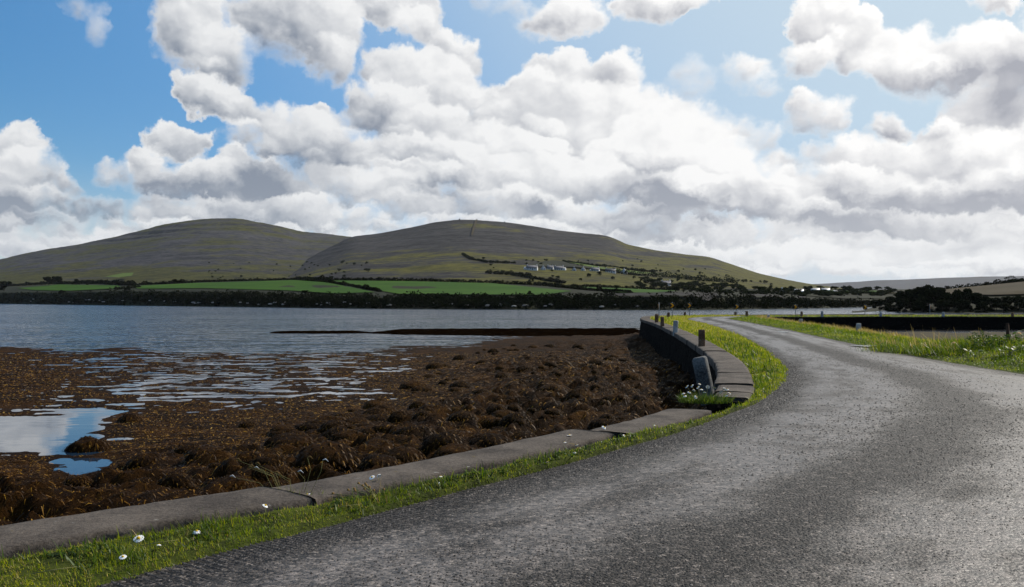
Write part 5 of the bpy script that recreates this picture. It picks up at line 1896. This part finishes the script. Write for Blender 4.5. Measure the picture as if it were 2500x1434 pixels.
# the tall daisy clump before the leaning post
cl = empty('daisy_clump', (2.98, 13.7, .02))
n = 900
a, rr = rng.uniform(0, 6.283, n), np.sqrt(rng.random(n))
P = np.stack([.40 * rr * np.cos(a), .26 * rr * np.sin(a), np.zeros(n)], 1)
d = np.stack([P[:, 0] * 1.1, P[:, 1] * 1.1, np.ones(n)], 1) + rng.normal(0, .3, (n, 3))
d /= np.linalg.norm(d, axis=1)[:, None]
b = rng.uniform(0, 6.28, n)
v, f, t = ribbons(P, d, np.stack([np.cos(b), np.sin(b), 0 * b], 1), rng.uniform(.08, .24, n), rng.uniform(.006, .014, n), rng.uniform(.1, .6, n), np.clip(rng.normal(.5, .25, n), 0, 1), 2)
link('foliage', mesh_data('foliage', v, f, False, {'tint': t}), M['leafy'], cl)
for k, (px, py) in enumerate([(1677, 944), (1689, 942), (1708, 938), (1704, 946), (1712, 951), (1694, 953), (1728, 945), (1668, 961), (1672, 967), (1744, 947), (1768, 949), (1775, 951), (1781, 960), (1773, 966), (1699, 970), (1760, 957), (1683, 958), (1720, 958)]):
    Y = 13.55 + random.uniform(-.1, .15)
    loc = np.array([(px - 1250) / F * Y, Y, E - (py - HZ) / F * Y]) - np.array(cl.location)
    x0, y0 = loc[0] * .5, loc[1] * .3
    MB().tube([(x0, y0, .02), ((x0 + loc[0]) / 2, y0, loc[2] * .6), tuple(loc)], [.004, .003, .003], 4).build('stem', M['stem'], cl)
    flower(cl, tuple(loc), 0, k, (random.uniform(-.2, 1.1), random.uniform(-.5, .5)), 1.15)
tag(cl, 'bushy clump of tall white daisies before the leaning white post', 'flower clump')

# seeding grass tuft and withered plant in the gap between the first two slabs
tf = empty('grass_tuft', (-1.72, 6.98, .0))
n = 700
a, rr = rng.uniform(0, 6.283, n), np.sqrt(rng.random(n))
P = np.stack([.26 * rr * np.cos(a), .13 * rr * np.sin(a), np.zeros(n)], 1)
d = np.stack([P[:, 0] * 1.5, P[:, 1] * 1.5, np.ones(n)], 1) + rng.normal(0, .25, (n, 3))
d /= np.linalg.norm(d, axis=1)[:, None]
b = rng.uniform(0, 6.28, n)
v, f, t = ribbons(P, d, np.stack([np.cos(b), np.sin(b), 0 * b], 1), rng.uniform(.06, .16, n), rng.uniform(.003, .006, n), rng.uniform(.1, .6, n), np.clip(rng.normal(.45, .2, n), 0, 1), 2)
link('blades', mesh_data('blades', v, f, False, {'tint': t}), M['grass'], tf)
for k in range(11):
    x = random.uniform(-.28, .22)
    tip = np.array([x * 1.5 - .10, random.uniform(-.05, .05), random.uniform(.17, .36)])
    MB().tube([(x * .5, 0, .02), (x, 0, tip[2] * .75), tuple(tip)], [.0016, .0013, .001], 4).build('stem', M['stem'], tf)
    MB().tube([tuple(tip), tuple(tip + np.array([.022, 0, .008])), tuple(tip + np.array([.045, 0, -.012]))], [.003, .006, .002], 5).build('plume', M['cap'] if k % 3 == 0 else M['seed'], tf, True)
tag(tf, 'tuft of fine grass with nodding pale seed plumes in the gap between slabs', 'grass tuft')

wp_ = empty('withered_plant', (-1.22, 6.95, .02))
for k in range(13):
    a = random.uniform(-.2, 2.9)
    L_ = random.uniform(.10, .26)
    tip = np.array([-L_ * math.cos(a) * .9, random.uniform(-.10, .05), .03 + L_ * abs(math.sin(a)) * .55])
    MB().tube([(.16 + random.uniform(-.05, .05), -.05, 0), (tip[0] * .4 + .08, tip[1] * .5, tip[2] * .75), tuple(tip)], [.004, .003, .0025], 5).build('stem', M['stem'], wp_)
    h_ = link('seed_head', dome(.011, .016, 8, 'seed_head'), M['seed'], wp_)
    h_.location = tuple(tip)
tag(wp_, 'withered stems with round brown seed heads fallen over the broken slab end', 'plant')
for k in range(3):
    x, y = [(-2.25, 5.62), (-1.25, 6.62), (-2.62, 5.05)][k]
    o = MB().tube([(-.10, -.03, .0), (0, .0, .012), (.12, .045, .018)], [.0025, .003, .002], 5).build('twig', M['stem'])
    o.location = (x, y, .05)
    tag(o, ['dry twig lying on the turf by the near daisies', 'dry twig lying at the road edge below the withered plant', 'dry twig lying on bare soil at the near left corner'][k], 'twig')

# ---------------- shrubby corner on the right
def leafy_plant(name, loc, n, spread, lmin, lmax, label, mat='leafy', up=.6, width=.42):
    r = np.random.default_rng(int(loc[0] * 100 + loc[1] * 10))
    o = empty(name, loc)
    for k in range(n):
        a = r.uniform(0, 6.283)
        e = r.uniform(.15, 1.0)
        L_ = r.uniform(lmin, lmax)
        b = np.array([r.uniform(-.3, .3) * spread, r.uniform(-.3, .3) * spread, r.uniform(.0, up)])
        d = np.array([math.cos(a) * math.cos(e), math.sin(a) * math.cos(e), math.sin(e)])
        s = np.array([-math.sin(a), math.cos(a), r.uniform(-.3, .3)])
        rows = []
        for t, w in ((0, .08), (.25, .75), (.55, 1.0), (.8, .7), (1.0, .05)):
            c = b + d * L_ * t + np.array([0, 0, -.35 * L_ * t * t])
            rows += [c - s * w * L_ * width / 2, c + np.array([0, 0, -.04 * L_]), c + s * w * L_ * width / 2]
        me = mesh_data('leaf', np.array(rows), grid_faces(5, 3), True, {'tint': np.full(15, np.clip(r.normal(.6, .25), 0, 1))})
        link('leaf', me, M[mat], o)
    MB().tube([(0, 0, -.05), (.02, 0, up * .5), (0, .02, up)], [.015, .012, .006], 5).build('stem', M['stem'], o)
    return tag(o, label, 'plant')


leafy_plant('dock_plant', (12.55, 22.4, .05), 46, .9, .12, .26, 'broad-leaved light green plant at the right edge beside the road', up=.38)
leafy_plant('dock_plant', (13.35, 22.9, .10), 40, .9, .12, .25, 'broad-leaved plant behind the front one, right of the rusty fence post', up=.72)
leafy_plant('dock_plant', (12.05, 22.9, .05), 26, .8, .10, .2, 'lower broad-leaved plant left of the light green one at the road edge', up=.25)

n = 9000
c = np.array([[12.9, 24.6], [12.4, 25.6], [13.6, 25.0], [13.2, 26.6], [12.0, 27.4]])
k = rng.integers(0, 5, n)
P = np.concatenate([c[k] + rng.normal(0, .42, (n, 2)), np.full((n, 1), .08)], 1)
P[:, 2] = np.maximum(.02, .22 * np.exp(-((P[:, 0] - 13.4) ** 2 / 2.2 + (P[:, 1] - 24.8) ** 2 / 8)))
blades('tall_grass', P, rng.uniform(.18, .52, n), rng.uniform(.008, .016, n), np.clip(rng.normal(.34, .2, n), 0, 1), (-.25, 0), 'grass', 'tall dark grass clump at the right-hand roadside', 31, .6)
n = 260
k = rng.integers(0, 5, n)
P = np.concatenate([c[k] + rng.normal(0, .45, (n, 2)), np.full((n, 1), .25)], 1)
blades('seed_grass', P, rng.uniform(.35, .72, n), rng.uniform(.010, .02, n), rng.uniform(.3, 1, n), (-.3, 0), 'drygrass', 'tall tan seeding grass above the right-hand roadside', 32, .8)

sh_ = empty('shrub', (12.75, 23.9, .05))
v, f, t = leaf_cloud(1500, [(0, 0, .22), (.45, .3, .34), (-.4, .2, .16), (.8, .1, .42), (.2, .6, .4)], [.34, .36, .26, .34, .36], .030, 91)
link('foliage', mesh_data('foliage', v, f, False, {'tint': t * .45}), M['leafy'], sh_)
tbs = MB()
for (x, y, z) in ((.45, .3, .34), (-.4, .2, .16), (.8, .1, .42), (.2, .6, .4)):
    tbs.tube([(0, 0, -.1), (x * .4, y * .4, z * .5), (x, y, z)], [.012, .008, .004], 5)
tbs.build('branches', M['bark'], sh_)
tag(sh_, 'low dark green shrub in the roadside grass left of the rusty fence post', 'shrub')

fp = empty('fence_post', (13.75, 24.6, .0))
MB().tube([(0, 0, -.2), (.01, 0, .5), (.0, .01, .92)], [.055, .05, .042], 8).build('shaft', M['rust'], fp, True)
MB().tube([(0, .01, .92), (0, .01, .95)], [.046, .036], 8).build('cap', M['rust'], fp, True)
MB().box(-.062, -.05, -.05, .05, .55, .60).build('staple', M['pole'], fp)
tag(fp, 'rusty dark fence post among the tall roadside grass at the right', 'post')
for (x, y, z, s, lab) in ((13.0, 22.75, .72, .06, 'round pale orange flower head among broad leaves at the right edge'), (12.3, 24.7, .40, .042, 'small pale orange flower head in the long grass left of the fence post')):
    o = empty('flower', (x, y, .1))
    MB().tube([(0, 0, -.1), (.01, 0, (z - .1) * .5), (0, 0, z - .1)], [.006, .005, .004], 5).build('stem', M['stem'], o)
    b = link('bloom', dome(s, s * .9, 10, 'bloom'), plain('apricot_bloom', (.75, .42, .15), .7, .2, .2), o)
    b.location = (0, 0, z - .1)
    tag(o, lab, 'flower')
o = link('rock', boulder_data(9)[0], M['rust'])
o.location = (23.1, 50.5, -.92)
o.scale = (.5, .42, .55)
tag(o, 'single dark rock on the mud of the basin behind the inner verge', 'rock')

# ================================================================== haze over the far land
hb = MB().box(-11000, 11000, -260, 11500, -4.0, 460)
hz_ = hb.build('haze', None)
hm = bpy.data.materials.new('thin_sea_air')
hm.use_nodes = True
hm.node_tree.nodes.clear()
HN = NT(hm.node_tree)
pv = HN.node('ShaderNodeVolumePrincipled')
pv.inputs['Color'].default_value = (0.86, 0.91, 1.0, 1)
pv.inputs['Density'].default_value = 0.000015
pv.inputs['Anisotropy'].default_value = 0.2
ho = HN.node('ShaderNodeOutputMaterial')
HN.l.new(pv.outputs[0], ho.inputs['Volume'])
hz_.data.materials.append(hm)
kind(hz_, 'stuff', 'thin bluish air over the bay and the far hills', 'haze')
